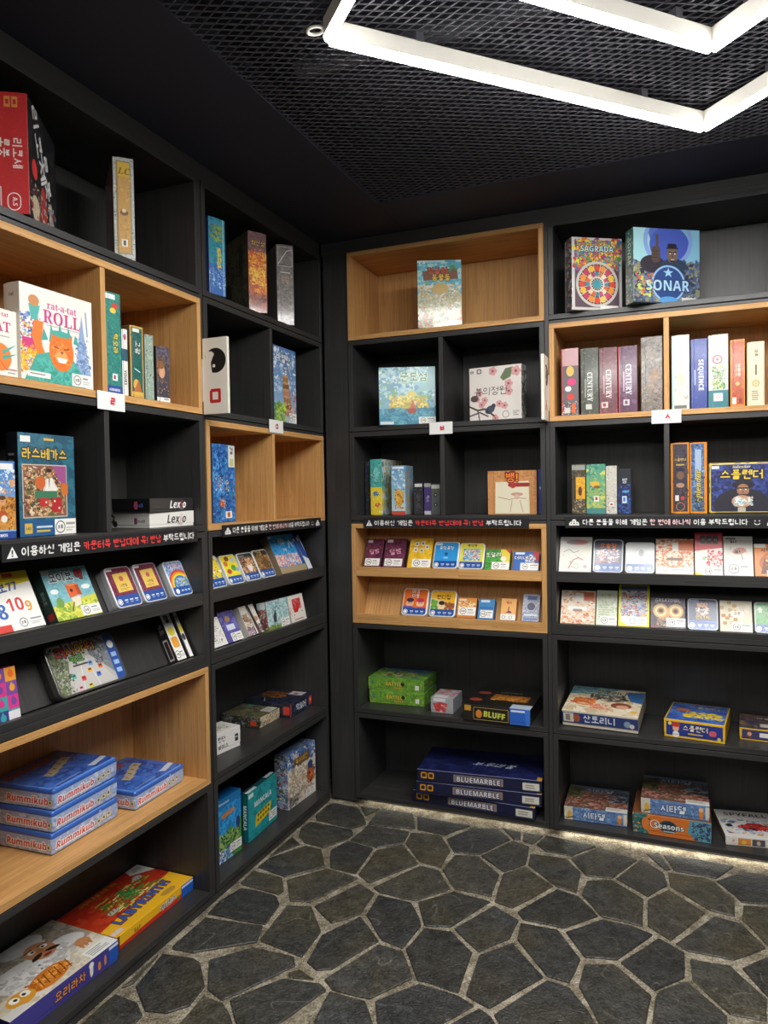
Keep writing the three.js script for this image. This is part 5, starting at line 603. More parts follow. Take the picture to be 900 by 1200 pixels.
  bluespine: { label: 'dark blue box edge squeezed beside the wood-print game', c: 'x', s: '#24387a', f: A => { A.bg('#2a3f8c'); A.c(50, 42, 30, '#c8d0e8'); A.b(10, ['#32489a', '#223274'], 0, 0, 100, 100, 10, 30); } },
  nightcat: { label: 'maroon card box with pink lettering against the oak side panel', k: 'carton', g: 'pair of maroon card boxes on the oak slope', s: '#3c1a2c', f: A => { A.bg('#5a1f3c'); A.b(50, ['#6c2a4a', '#481630', '#7c3a58'], 0, 0, 100, 70, 5, 16); A.r(8, 4, 28, 10, '#d8d0d4'); A.t('달밤', 54, 46, 30, '#e8a0c0', { rot: -12, o: '#3c1024' }); A.tag(8, 70, 84, 26); } },
  yellowtiles: { label: 'yellow card box with white and brown tiles on the oak slope', k: 'carton', s: '#b58a10', f: A => { A.bg('#eebf1f'); A.b(20, ['#f4cc3a', '#dcae14'], 0, 0, 100, 100, 8, 20); for (const [x, y, c] of [[30, 20, '#e8e2d4'], [56, 18, '#e8e2d4'], [28, 40, '#e8e2d4'], [54, 42, '#d8d0c0'], [76, 30, '#e8e2d4']]) { A.rr(x - 9, y - 8, 18, 15, 3, c); A.c(x, y, 4, '#5a3a24'); } A.tag(18, 70, 82, 27); } },
  tinblue: { label: 'sky-blue tin with a white title on the oak slope', k: 'tin', s: '#e9e9e6', f: A => { A.bg('#2f9ae0'); A.r(6, 6, 26, 8, '#cfe4f4'); A.t('퐁당퐁당', 50, 24, 15, '#f4f8fa', { o: '#1c6ab0' }); A.c(50, 46, 7, '#1c5aa0'); A.e(50, 60, 10, 4, '#8accf2'); A.band(); } },
  tinyellow: { label: 'yellow-rimmed tin with a light blue crowd picture', k: 'tin', s: '#e9e9e6', f: A => { A.bg('#e8de3c'); A.t('북적북', 50, 11, 14, '#6a5a14'); A.r(16, 22, 68, 46, '#6ab4d8'); A.b(50, ['#c8e2ec', '#e86a4a', '#f4e8d0', '#3a8ac0', '#e8c8a0'], 18, 26, 64, 40, 3, 8); A.band(); } },
  greencard: { label: 'green card box with a chalk title and yellow corner', k: 'carton', s: '#2f6a28', f: A => { A.bg('#3f9a34'); A.b(30, ['#4cab3e', '#328228'], 0, 0, 60, 100, 6, 18); A.p('60,0 100,0 100,70 70,60', '#e6d23a'); A.p('80,0 100,0 100,24', '#d83a2c'); A.t('또달려', 32, 28, 24, '#e8f2dc', { o: '#1f5a1a', rot: -4 }); A.e(74, 46, 14, 12, '#f0e6d0'); A.tag(28, 62, 72, 36); } },
  bluered: { label: 'blue card box with red corner at the end of the oak slope', k: 'carton', s: '#1c3c7a', f: A => { A.bg('#2460b4'); A.r(8, 4, 36, 12, '#dfe8f2'); A.p('74,0 100,0 100,50 84,46', '#c8262c'); A.t('더지니', 30, 34, 22, '#f2f4f8', { o: '#143c80' }); A.b(24, ['#f0c8a0', '#e8e0d0', '#5a8ad0'], 50, 20, 36, 40, 4, 12); A.tag(30, 60, 70, 38); } },
  tinorange: { label: 'orange tin with two cartoon heads on the lower oak slope', k: 'tin', s: '#e9e9e6', f: A => { A.bg('#ea7026'); A.t('아웅', 50, 12, 18, '#f8ecd8', { o: '#a83c10' }); A.t('다웅', 50, 28, 16, '#fff', { o: '#a83c10' }); face(A, 30, 56, 15, '#f0b890'); face(A, 70, 56, 15, '#f4c8a0'); A.e(30, 44, 14, 8, '#3a3050'); A.e(70, 44, 15, 8, '#c83a5a'); A.r(0, 66, 42, 8, '#6a5ab0'); A.r(58, 66, 42, 8, '#e8506a'); A.band(); } },
  tincream: { label: 'cream and yellow tin with black lettering and green plant', k: 'tin', s: '#e9e9e6', f: A => { A.bg('#f0d8a0'); A.p('0,0 100,0 100,60 60,40 0,30', '#f2b92c'); A.t('반디집', 52, 26, 19, '#2a2420'); A.e(46, 48, 12, 8, '#2c2622'); A.b(20, ['#5a9a3a', '#7ab44a'], 4, 40, 24, 30, 5, 12); A.b(16, ['#8a4a2a', '#a8623a'], 60, 48, 36, 24, 5, 12); A.band(); } },
  orangesmall: { label: 'small orange card box with a white label on the lower oak slope', k: 'carton', s: '#a8662c', f: A => { A.bg('#e89a3c'); A.r(6, 6, 40, 10, '#f4e8d4'); A.b(30, ['#f2c07a', '#c8742a', '#f6e2b8'], 0, 20, 100, 40, 5, 14); A.tag(8, 46, 92, 40); A.r(0, 88, 100, 12, '#c87a34'); } },
  bluesmall: { label: 'small plain blue card box on the lower oak slope', k: 'carton', s: '#205080', f: A => { A.bg('#3a86c4'); A.r(14, 6, 56, 12, '#d8e8f2'); A.r(8, 40, 84, 10, '#2c6ca8'); A.tag(14, 56, 80, 38); } },
  orangecard: { label: 'upright orange card box with a dark flag figure', k: 'carton', s: '#b8782c', f: A => { A.bg('#eeb064'); A.t('개미', 50, 20, 22, '#a8421c'); A.l('52,40 50,62', '#5a2a4a', 6); A.p('30,66 74,66 60,56', '#5a2a4a'); A.r(0, 72, 100, 28, '#efece4'); A.ring(22, 86, 10, 2, '#555'); A.ring(66, 86, 10, 2, '#555'); } },
  greycard: { label: 'grey-blue card box with a round emblem by the oak side', k: 'carton', m: 'wrap', s: '#7a8294', f: A => { A.bg('#a4acc0'); A.b(40, ['#b8c0d0', '#8a94ac', '#ccd2dc'], 0, 0, 100, 100, 6, 18); A.r(26, 8, 56, 14, '#5a66a0'); A.c(50, 46, 24, '#5c6478'); A.ring(50, 46, 26, 4, '#c8ccd8'); A.r(10, 74, 80, 6, '#e0e4ec'); A.r(10, 88, 80, 8, '#7c8ac0'); } },
  greenbase: { label: 'green farm game box at the bottom of the pair', c: 'y', s: '#5d8f30', g: 'two stacked green boxes' },
  greentop: { label: 'green farm game box lying on top of its twin', c: 'y', s: '#5d8f30', g: 'two stacked green boxes' },
  redgrey: { label: 'small grey and red box between the green and black boxes', c: 'y', s: '#8a8e92', t: A => { A.bg('#9a9ea2'); A.b(20, ['#c84a4a', '#b8bcc0', '#d86a6a'], 0, 0, 100, 100, 8, 24); A.r(10, 66, 60, 30, '#d8d4d4'); }, f: A => { A.bg('#a4a8aa'); A.r(12, 4, 54, 20, '#e0dcdc'); A.p('10,40 40,28 74,36 66,92 24,92', '#c83c3c'); A.b(14, ['#d85a58', '#a82c30', '#e8b0ac'], 12, 36, 56, 54, 6, 16); } },
  bluff: { label: 'flat black box with yellow brush lettering and a blue corner', c: 'y', m: 'wrap', s: '#15140f', tape: null,
    t: A => { A.bg('#1c1913'); A.b(40, ['#26221a', '#14120c'], 0, 0, 100, 100, 8, 24); A.t('LIEDICE', 56, 22, 9, '#8a8272'); A.r(32, 36, 56, 30, '#a8681c', 3); A.b(50, ['#c88a2a', '#e0a83a', '#8a4a14', '#d87024'], 34, 38, 52, 26, 3, 8); A.e(16, 32, 10, 7, '#b04a3a'); A.e(12, 72, 10, 8, '#a84434'); A.r(70, 80, 30, 20, '#cfd8e6'); },
    f: A => { A.bg('#191611'); A.r(2, 6, 10, 34, '#c8922c'); A.rr(16, 16, 52, 74, 4, '#14120e', '#c8a84a', 3); A.e(24, 55, 20, 26, '#d8822c'); A.t('BLUFF', 47, 54, 46, '#d8dc5a', { o: '#6a6a14', rot: 4, w: 38 }); A.r(70, 0, 30, 100, '#2764c8'); A.r(72, 10, 26, 12, '#e4ecf6'); A.p('92,0 100,0 100,100 94,100', '#3a78d8'); } },
  marblelow: { label: 'lowest navy board game box of the stack of three', c: 'y', g: 'stacked navy boxes' },
  marblemid: { label: 'middle navy board game box of the stack of three', c: 'y', g: 'stacked navy boxes' },
  marbletop: { label: 'uppermost navy board game box with white script on its lid', c: 'y', g: 'stacked navy boxes' },
  // ---- back wall, second column
  sagrada: { label: 'wrapped game box with a colourful rose window', c: 'z', m: 'wrap', s: '#7a8088', l: A => { A.bg('#5a4a56'); A.b(60, ['#a83a4a', '#3a5a8a', '#d8a83a', '#c8c8cc', '#3a7a6a'], 0, 0, 100, 100, 8, 26); A.r(0, 0, 8, 100, '#d8d8da'); }, f: A => { A.bg('#c9c7c4'); A.r(6, 4, 88, 92, '#5a4450'); A.b(160, ['#c83a4a', '#e8a02c', '#3a70b8', '#4a9a4a', '#8a3a8a', '#e8d83a', '#d8682c', '#3aa0a8'], 6, 4, 88, 40, 4, 10, .8); A.t('SAGRADA', 50, 15, 15, '#bfe4e8', { o: '#2a2030', w: 66 }); A.c(50, 64, 42, '#c8c4bc'); A.c(50, 64, 37, '#4a3038'); for (let k = 0; k < 16; k++) { const a = k * .3927; for (const [r, s, c] of [[30, 6, ['#d84a2c', '#e8902c', '#c83a5a', '#e8b83a'][k % 4]], [19, 4.4, ['#3a8a9a', '#d8682c', '#e8d0a0', '#b83a6a'][k % 4]]]) A.c(50 + Math.cos(a) * r, 64 + Math.sin(a) * r * .745, s, c); A.l(`50,64 ${50 + Math.cos(a + .2) * 37},${64 + Math.sin(a + .2) * 37 * .745}`, '#d8d0c4', 1.4); } A.c(50, 64, 8, '#3a9aa8'); A.ring(50, 64, 13, 3, '#d8cfc0'); A.r(56, 93, 36, 6, '#e6e2da'); } },
  sonar: { label: 'wrapped blue game box with two captains and a round crest', c: 'z', m: 'wrap', s: '#3a5a58', l: A => { A.bg('#3a6a64'); A.b(40, ['#4a8078', '#2a4a48', '#8aa8a0', '#5a5a6a'], 0, 0, 100, 100, 8, 28); A.t('SONAR', 50, 30, 50, '#a8d0c4', { rot: 90, w: 40 }); }, f: A => { A.bg('#5a78c4'); A.p('0,0 20,0 36,46 30,56 0,50', '#a8dce4'); A.p('70,0 100,0 100,44 76,52', '#8ac4e0'); A.e(54, 22, 30, 26, '#4a60c0'); A.ring(52, 16, 34, 6, '#88a8e4'); A.r(0, 46, 100, 54, '#3c4660'); A.b(100, ['#4a5878', '#2c3448', '#6a7a9a', '#8a8a6a', '#5a6a8a', '#a0a078'], 0, 44, 100, 54, 4, 12); A.e(28, 48, 18, 12, '#38303c'); A.rr(27, 24, 13, 22, 5, '#5a4a42'); A.rr(33.5, 8, 4, 20, 3, '#5f4e46'); for (let i = 0; i < 3; i++) A.l(`28,${31 + i * 4} 36,${31 + i * 4}`, '#3a2e2a', 1); A.e(60, 50, 20, 10, '#30405a'); A.e(58, 34, 8.5, 12, '#7a6458'); A.rr(51, 20, 14, 6, 3, '#20202c'); A.r(49, 25, 18, 2, '#2c2c3a'); A.l('53,31 57,32', '#2a1c18', 1.4); A.l('60,32 64,31', '#2a1c18', 1.4); A.c(55, 33.5, 1, '#eee'); A.c(62, 33.5, 1, '#eee'); A.p('58,33 60,38 57,38', '#5f4a40'); A.p('54,41 63,41 61,45 56,45', '#2a1418'); A.r(55.5, 41, 6, 1.2, '#e8e0d8'); A.c(52, 74, 24, '#2f4c88'); A.ring(52, 74, 24, 2.6, '#9ac4ee'); A.p('52,52 54,57 60,57 55,60 57,65 52,62 47,65 49,60 44,57 50,57', '#a8d8f4'); A.t('SONAR', 51, 76, 20, '#b4dcf4', { o: '#26386a', w: 66 }); A.e(52, 96, 14, 5, '#5aa0d8'); A.r(72, 92, 22, 6, '#d8dcd8'); A.b(14, ['#c8d86a', '#e86a3a'], 4, 60, 26, 32, 2, 5); } },
  s1: { label: 'pink-topped grey spine next to the oak side', c: 'x', m: 'wrap', s: '#6a3a44', f: A => { A.bg('#6a6266'); A.r(0, 0, 100, 26, '#c8a0a4'); A.r(0, 0, 8, 100, '#b83a44'); A.e(52, 34, 22, 30, '#e8b85a'); A.e(60, 50, 24, 22, '#d83a7a'); A.e(40, 60, 18, 16, '#e8e4e0'); A.e(54, 72, 20, 18, '#d83c34'); A.b(20, ['#8a8084', '#4a4448', '#d8d4d0'], 4, 78, 92, 20, 5, 12); A.r(16, 88, 34, 8, '#cfcac4'); A.r(60, 82, 20, 14, '#d8682c'); } },
  s2: { label: 'dark green spine with white vertical lettering in the oak shelf', c: 'x', m: 'wrap', s: '#5a6a54', f: A => { A.bg('#4c5048'); A.b(40, ['#5c6056', '#3c4038', '#6c6e62'], 0, 0, 100, 100, 6, 20); A.t('CENTURY', 52, 58, 40, '#e6e8e2', { rot: 90, w: 44, f: 'serif' }); A.r(22, 46, 8, 28, '#9aa090'); A.r(28, 84, 34, 8, '#c9ccc4'); } },
  s3: { label: 'dull maroon spine with white vertical lettering in the oak shelf', c: 'x', m: 'wrap', s: '#6a4a4c', f: A => { A.bg('#6e3c46'); A.b(40, ['#7e4a52', '#5c303a', '#8a5a5e'], 0, 0, 100, 100, 6, 20); A.t('CENTURY', 52, 55, 40, '#e8dcdc', { rot: 90, w: 44, f: 'serif' }); A.r(22, 42, 8, 28, '#b09098'); A.r(12, 82, 36, 9, '#d8cccc'); A.r(20, 84, 16, 5, '#a33'); } },
  s4: { label: 'purple spine with white vertical lettering and red edge', c: 'x', m: 'wrap', s: '#a83038', f: A => { A.bg('#5a3452'); A.b(40, ['#6c4262', '#482842', '#7a506e'], 0, 0, 100, 100, 6, 20); A.r(0, 0, 7, 100, '#c03a3a'); A.t('CENTURY', 54, 50, 42, '#ece2ea', { rot: 90, w: 46, f: 'serif' }); A.r(24, 38, 9, 30, '#b096ac'); A.r(26, 80, 32, 9, '#d8ccd6'); A.r(34, 82, 14, 5, '#555'); } },
  s5: { label: 'tall grey-brown spine with a plumed figure beside the divider', c: 'x', m: 'wrap', s: '#5a544e', f: A => { A.bg('#77706a'); A.b(90, ['#8a827a', '#5e5852', '#9a948c', '#4a4440', '#a08468'], 0, 0, 100, 100, 5, 18); A.e(64, 52, 22, 34, '#8a6a50'); A.b(20, ['#a8845e', '#6a4a36'], 40, 44, 44, 34, 4, 12); } },
  s6: { label: 'off-white spine with faint figures beside the divider', c: 'x', m: 'wrap', s: '#9ac4c0', f: A => { A.bg('#d9d8cf'); A.r(0, 0, 10, 100, '#a8d0cc'); A.b(40, ['#e6e4dc', '#c4c2b4', '#b8b8a8'], 10, 30, 80, 56, 5, 16); A.e(52, 60, 18, 40, '#c8c0a8'); A.r(14, 94, 70, 4.5, '#6a6a62'); } },
  s7: { label: 'blue spine with white vertical lettering in the oak shelf', c: 'x', m: 'wrap', s: '#26357c', f: A => { A.bg('#2f4596'); A.b(30, ['#3a50a4', '#263a84', '#4a60b0'], 0, 0, 100, 100, 6, 20); A.t('SEQUENCE', 62, 52, 40, '#eef0f6', { rot: 90, w: 66 }); A.r(20, 44, 9, 22, '#a8b4dc'); } },
  s8: { label: 'white spine with red wheel and green leaves above a teal foot', c: 'x', m: 'wrap', s: '#e0ded6', f: A => { A.bg('#dcdad0'); A.b(20, ['#e8e6de', '#c8c6bc'], 0, 0, 100, 24, 6, 20); A.ring(46, 34, 22, 7, '#a8343c'); A.c(46, 34, 8, '#c8505a'); A.b(40, ['#3f8a40', '#2c6a34', '#6aa84a', '#b8a83a'], 20, 44, 64, 30, 5, 13); A.t('와인', 50, 58, 28, '#2a5a38', { o: '#dcdad0' }); A.r(0, 76, 100, 24, '#2a7a86'); A.r(26, 80, 46, 11, '#e8e8e2'); A.ring(48, 85.5, 8, 2, '#a55'); } },
  s9: { label: 'orange spine with a vertical white title in the oak shelf', c: 'x', m: 'wrap', s: '#b87a20', f: A => { A.bg('#b8502a'); A.rr(4, 2, 92, 96, 4, null, '#e0942c', 8); A.b(30, ['#c8623a', '#a04020', '#d07a44'], 10, 6, 80, 88, 5, 16); A.t('찬란한', 52, 46, 34, '#f0dcc0', { rot: 90 }); A.c(50, 66, 14, '#e0b45a'); A.r(14, 86, 26, 10, '#efe8dc'); A.r(56, 88, 24, 7, '#8a2c1c'); } },
  s10: { label: 'cream spine with a gold seal at the end of the oak row', c: 'x', s: '#d8cca8', f: A => { A.bg('#e0d4b8'); A.rr(6, 3, 88, 94, 3, null, '#c4b28a', 3); A.t('마루', 52, 18, 24, '#6a5a3c', { rot: 90 }); A.r(46, 36, 10, 16, '#6a5a3c'); A.ring(50, 65, 18, 6, '#c89a3c'); A.c(50, 65, 8, '#d8b45a'); A.lines(26, 76, 44, 16, 5, '#8a7a5a'); } },
  t1: { label: 'brown and yellow wrapped spine with a seated figure', c: 'x', m: 'wrap', s: '#4a4a3c', f: A => { A.bg('#4a4234'); A.b(30, ['#5c523e', '#3a3428', '#7a6a4a'], 0, 0, 100, 30, 6, 20); A.r(30, 26, 66, 44, '#e8b02c'); A.b(20, ['#f0c44a', '#d8982a'], 32, 28, 60, 40, 6, 16); A.e(60, 54, 14, 34, '#6a3a24'); A.b(24, ['#b8a888', '#8a7a5c', '#5a4a3a'], 4, 70, 92, 28, 6, 16); A.r(2, 2, 94, 10, '#9aa09a'); } },
  t2: { label: 'sea-green and yellow wrapped spine with a white square', c: 'x', m: 'wrap', s: '#5a8a7c', f: A => { A.grad('#4a9a8a', '#c8c85a'); A.b(40, ['#5cac98', '#88b87a', '#d8d46a', '#3f8a7c'], 0, 0, 100, 100, 6, 20); A.e(46, 40, 24, 16, '#e0b83a'); A.e(56, 46, 18, 8, '#8a5a2c'); A.r(40, 64, 26, 11, '#f0eee8'); A.r(47, 66, 12, 6, '#a44'); A.r(0, 88, 100, 12, '#4a8a88'); } },
  t3: { label: 'off-white wrapped spine in the black cell', c: 'x', m: 'wrap', s: '#a8a49a', f: spine('#cfcbbf', ['#b8b4a6', '#dedad0', '#8a867a', '#e8e4da'], '', '#333', { n: 40, sq: 76 }) },
  t4: { label: 'deep blue and black wrapped spine in the black cell', c: 'x', m: 'wrap', s: '#16203c', f: A => { A.bg('#1d2a52'); A.r(0, 0, 100, 38, '#23262e'); A.b(40, ['#2f4a8c', '#16203c', '#3a62b0', '#4a78c8'], 0, 34, 100, 64, 6, 18); A.t('밤', 54, 26, 44, '#c8ccd8', { k: -.2 }); A.r(34, 60, 34, 16, '#d8e4f0'); A.r(42, 63, 16, 9, '#3a7ac0'); A.e(60, 50, 26, 10, '#5a9ad8'); } },
  sp1: { label: 'orange-framed spine with a dark hooded merchant', c: 'x', m: 'wrap', s: '#d8801e', f: A => { A.bg('#e08a24'); A.r(14, 2, 76, 95, '#3c3644'); A.b(40, ['#4c4454', '#2e2a38', '#5c4a4a'], 16, 4, 72, 90, 6, 18); A.t('스플렌더', 52, 24, 17, '#e8c04a', { w: 64 }); A.r(30, 30, 44, 2, '#c8a84a'); A.e(52, 46, 20, 24, '#7a5a44'); A.e(52, 38, 24, 10, '#2a2430'); A.e(52, 60, 22, 14, '#b88a6a'); A.r(24, 74, 20, 8, '#efe8e0'); A.c(64, 78, 11, '#c83a3a'); A.ring(52, 90, 22, 3, '#e08a24'); } },
  sp2: { label: 'orange-framed spine with blue sky and yellow vertical lettering', c: 'x', m: 'wrap', s: '#d8801e', f: A => { A.bg('#e08a24'); A.r(8, 2, 74, 95, '#4a6a9a'); A.b(50, ['#6a90c0', '#3a5684', '#8ab0d8', '#2c3c5c'], 10, 4, 70, 90, 6, 18); A.r(30, 10, 36, 42, '#a8bcd4'); A.t('Splendor', 46, 62, 44, '#f0d43a', { rot: -90, f: 'serif', it: true, w: 46, o: '#2c3c5c' }); A.b(24, ['#2a3448', '#4a4a3c', '#6a6a50'], 10, 74, 70, 22, 5, 14); } },
  splendor: { label: 'gold-framed dark game with a hooded merchant holding jewels', c: 'z', s: '#c8a83a', rad: .006, f: A => { A.bg('#d8b84a'); A.rr(2.5, 3, 95, 94, 5, '#2a3878'); A.b(60, ['#34468c', '#202c60', '#4456a0', '#2c2a54'], 4, 5, 92, 90, 6, 18); A.e(50, 86, 50, 36, '#2c2a36'); A.e(52, 44, 20, 8, '#23222e'); A.e(52, 38, 14, 12, '#2a2834'); A.e(52, 54, 11, 12, '#a8795a'); A.r(42, 49, 20, 2.6, '#3a2a26'); A.c(48, 53, 1.3, '#f0e8e0'); A.c(56, 53, 1.3, '#f0e8e0'); A.p('51,54 54,60 50,60', '#8a5f46'); A.p('44,62 60,62 56,74 48,74', '#3a2c28'); A.e(50, 76, 18, 12, '#c8946e'); A.b(30, ['#cfe4ea', '#f2f6f6', '#8ab8c8', '#e0b890'], 38, 68, 28, 16, 2, 6); A.t('Splendor', 50, 9, 7, '#e8d8a0', { f: 'serif' }); A.t('스플렌더', 50, 24, 20, '#f2cf3e', { o: '#1a1c40', ow: .22 }); A.r(44, 88, 12, 9, '#b8b4a8'); A.rr(2.5, 3, 95, 94, 5, null, '#e6cc6a', 1.4); A.r(4, 6, 12, 6, '#e8e8e4'); } },
  u1: { label: 'large white card game with a pink fish sketch on the upper slope', k: 'carton', s: '#c8c4bc', f: A => { A.bg('#e8e4da'); A.e(54, 16, 34, 8, '#d8948c'); A.e(40, 16, 14, 7, '#b8b0b0'); A.l('12,44 30,36 44,46 60,40', '#6a6a68', 1.4); A.l('30,90 44,66 60,60 74,66', '#b05a54', 3); A.b(10, ['#c8c4ba', '#a8a49a'], 10, 50, 80, 40, 2, 5); A.r(76, 80, 10, 8, '#d0a8a4'); A.ring(54, 84, 8, 1, '#777'); } },
  u2: { label: 'dark slate tin with orange title and tiny figures', k: 'tin', s: '#cfd2d6', steel: 1, f: A => { A.bg('#3a4258'); A.t('요술왕', 50, 20, 20, '#e8762c', { o: '#2a1a14' }); A.b(70, ['#e8e0d4', '#c85a3a', '#5a74a8', '#b8b0c0', '#8a4a5a'], 16, 30, 68, 40, 3, 8); A.band(73, '#2c5494'); } },
  u3: { label: 'plain white tin with a faint seated figure', k: 'tin', s: '#d4d6da', steel: 1, f: A => { A.bg('#d2d4d4'); A.ring(50, 36, 16, 2, '#b0b4b4'); A.e(54, 36, 9, 13, '#9aa0a0'); A.t('독심술', 50, 60, 11, '#8a9090'); A.band(70, '#2c5494'); } },
  u4: { label: 'white card game covered in orange line drawings', k: 'carton', s: '#c89a80', f: A => { A.bg('#e8dccb'); A.b(120, ['#e0905a', '#d86a3a', '#eab88a', '#c85a34', '#f0e4d4'], 0, 0, 100, 78, 3, 10, .4); A.ring(46, 56, 26, 4, '#d87a44'); A.r(44, 10, 22, 26, '#f0ece2'); A.r(60, 4, 40, 30, '#d8764a'); A.r(30, 54, 40, 8, '#7a5a44'); A.tag(6, 82, 70, 17); } },
  u5: { label: 'red card game with dice-like tiles tucked behind its neighbour', k: 'carton', s: '#a02830', f: A => { A.bg('#c8323a'); for (const x of [30, 52, 74]) { A.r(x - 10, 8, 19, 20, '#2c2426'); A.t('77', x, 18, 12, '#e8dcd4'); } A.p('0,44 100,36 100,100 0,100', '#e8e0d8'); A.b(30, ['#d8505a', '#c83a44', '#f0d8d4'], 40, 44, 58, 34, 4, 11); A.t('셈셈', 40, 60, 15, '#3a8a50'); A.p('0,90 40,100 0,100', '#e8d83a'); A.tag(30, 80, 70, 19); } },
  u6: { label: 'tall white card game with a pink and black bird', k: 'carton', s: '#c4c0b8', f: A => { A.bg('#e2dfd6'); A.r(8, 4, 34, 5, '#8a8a88'); A.t('찰나', 34, 14, 13, '#444'); A.e(54, 38, 24, 13, '#c8867a', -14); A.e(48, 40, 10, 5, '#4a3a3a', -10); A.l('60,46 66,60', '#444', 1.6); A.b(14, ['#b8b4aa', '#d8a89a'], 14, 28, 72, 36, 2, 6); A.tag(12, 68, 84, 30); } },
  u7: { label: 'burnt orange card game with a black silhouette at the slope end', k: 'carton', s: '#9a5a24', f: A => { A.bg('#d8823a'); A.r(0, 0, 40, 12, '#e8e4dc'); A.t('사막', 40, 20, 18, '#4a2412'); A.e(40, 60, 24, 30, '#b05a20'); A.p('20,92 34,44 50,60 60,92', '#6a3414'); A.b(20, ['#e8a05a', '#b8642a'], 40, 30, 56, 66, 4, 12); A.tag(40, 82, 60, 17); } },
  v1: { label: 'white and orange picture card game on the lower slope', k: 'carton', s: '#d8d2c8', f: A => { A.bg('#e6d8c4'); A.b(110, ['#e09a6a', '#f0e6d8', '#c8683c', '#ecc8a4', '#d8b894'], 0, 0, 100, 100, 3, 10, .5); A.r(62, 4, 34, 26, '#cc6238'); A.r(40, 8, 26, 26, '#efeae0'); A.r(20, 48, 56, 11, '#f2eee6'); A.r(36, 56, 26, 7, '#8a7a74'); } },
  v2: { label: 'pale green card game covered in small sketches', k: 'carton', s: '#a8b49a', f: A => { A.bg('#d2d8c0'); A.t('시가', 46, 16, 26, '#8aa078', { bw: .07 }); A.b(50, ['#b8c4a4', '#e2e6d4', '#96a884'], 0, 26, 100, 60, 4, 11); A.lines(12, 40, 70, 40, 6, '#a4b08c'); A.tag(20, 74, 80, 24); } },
  v3: { label: 'yellow-framed card game with a busy street picture', k: 'carton', s: '#d8c81e', f: A => { A.bg('#e8de2c'); A.r(8, 3, 84, 94, '#c8ccd0'); A.r(8, 3, 84, 12, '#6a7a9a'); A.b(120, ['#e8e4dc', '#c84a4a', '#5a8ac0', '#e0a87a', '#9ab0c0', '#7a5a5a'], 10, 16, 80, 62, 3, 10); A.ring(54, 48, 18, 3, '#a8c4dc'); A.r(8, 76, 84, 21, '#f0eee8'); A.ring(46, 87, 9, 1.6, '#777'); A.lines(66, 80, 22, 14, 4, '#aaa'); A.p('0,84 30,97 0,100', '#e8de2c'); } },
  v4: { label: 'purple card game with a large-eyed owl face', k: 'carton', s: '#2c2430', f: A => { A.bg('#4a3d50'); A.b(40, ['#5c4c62', '#382e3e', '#6a5a6a'], 0, 0, 100, 100, 6, 18); A.t('GREATOWL', 50, 9, 14, '#cfc6d0', { w: 88 }); for (const x of [30, 72]) { A.c(x, 44, 23, '#d8b070'); A.c(x, 44, 17, '#f0dcae'); A.c(x, 44, 11, '#c88a3c'); A.c(x, 44, 6, '#2a2024'); } A.p('46,52 56,52 51,66', '#e0a03a'); A.b(20, ['#c8a070', '#8a6a5a'], 20, 66, 40, 26, 4, 9); A.tag(46, 66, 54, 28); A.r(4, 92, 18, 8, '#8a3a3a'); } },
  v5: { label: 'navy tin with red and gold lettering and white figures', k: 'tin', s: '#cfd2d6', steel: 1, f: A => { A.bg('#23345c'); A.r(8, 5, 30, 6, '#9aa8c8'); A.t('러시', 50, 22, 18, '#d8452c', { o: '#f0d8a0' }); A.b(40, ['#e8dcd0', '#3a3a44', '#c89a6a', '#e8e8e8'], 30, 30, 40, 26, 3, 8); A.t('앤더키', 50, 60, 16, '#e8b83c', { o: '#1a2440' }); A.band(71, '#2c5aa8'); } },
  v6: { label: 'cream card game with scattered brown squares', k: 'carton', s: '#c0b49c', f: A => { A.bg('#e4dac4'); for (let i = 0; i < 22; i++) A.rr(A.R() * 86, A.R() * 70, 13, 11, 2, ['#d0ac74', '#e8d8b0', '#b88a54', '#efe6d0'][i % 4]); A.r(34, 34, 40, 17, '#f2eee4'); A.t('구운', 54, 42, 12, '#8a6a3c'); A.tag(34, 70, 66, 28); } },
  v7: { label: 'green tin with a dark figure and blue foot at the slope end', k: 'tin', s: '#cfd2d6', steel: 1, f: A => { A.bg('#3f9a44'); A.b(24, ['#4cac50', '#348438'], 0, 0, 100, 70, 6, 18); A.e(64, 26, 18, 14, '#5a4034'); A.e(66, 48, 18, 20, '#3a3230'); A.c(60, 42, 6, '#e8e0d0'); A.t('숲', 22, 26, 22, '#e8f0d8'); A.band(72, '#2c5aa8'); } },
  santorini: { label: 'large beige game box tilted forward with sleeping cartoon heads', c: 'y', s: '#d4c8b4', l: '#c8bda8', r: '#b9ae9a', t: A => { A.bg('#d9c8a8'); A.b(40, ['#e4d6ba', '#c8b490', '#e8ddc6'], 0, 0, 100, 100, 8, 24); A.p('0,0 70,0 40,26 0,34', '#6a9aa0'); A.p('74,10 100,6 100,50 84,44', '#3a6aa0'); A.b(30, ['#7aa8a8', '#4a8094', '#9ab8ac'], 0, 4, 60, 24, 4, 12); A.t('산토리니', 56, 18, 13, '#3a3430', { o: '#c8bca4', rot: 6 }); A.b(40, ['#5a5248', '#8a8070', '#3c3834'], 30, 28, 46, 22, 3, 8); A.e(24, 60, 17, 14, '#d8743a'); A.e(24, 62, 11, 9, '#e8b48a'); A.b(14, ['#c85a2a', '#e88a4a'], 10, 46, 28, 18, 3, 8); A.e(74, 64, 16, 11, '#8a4a30'); A.e(76, 68, 10, 7, '#d8a080'); A.c(92, 82, 5, '#e0b04a'); A.b(12, ['#e8a08a', '#d8785a'], 34, 66, 26, 18, 3, 8); },
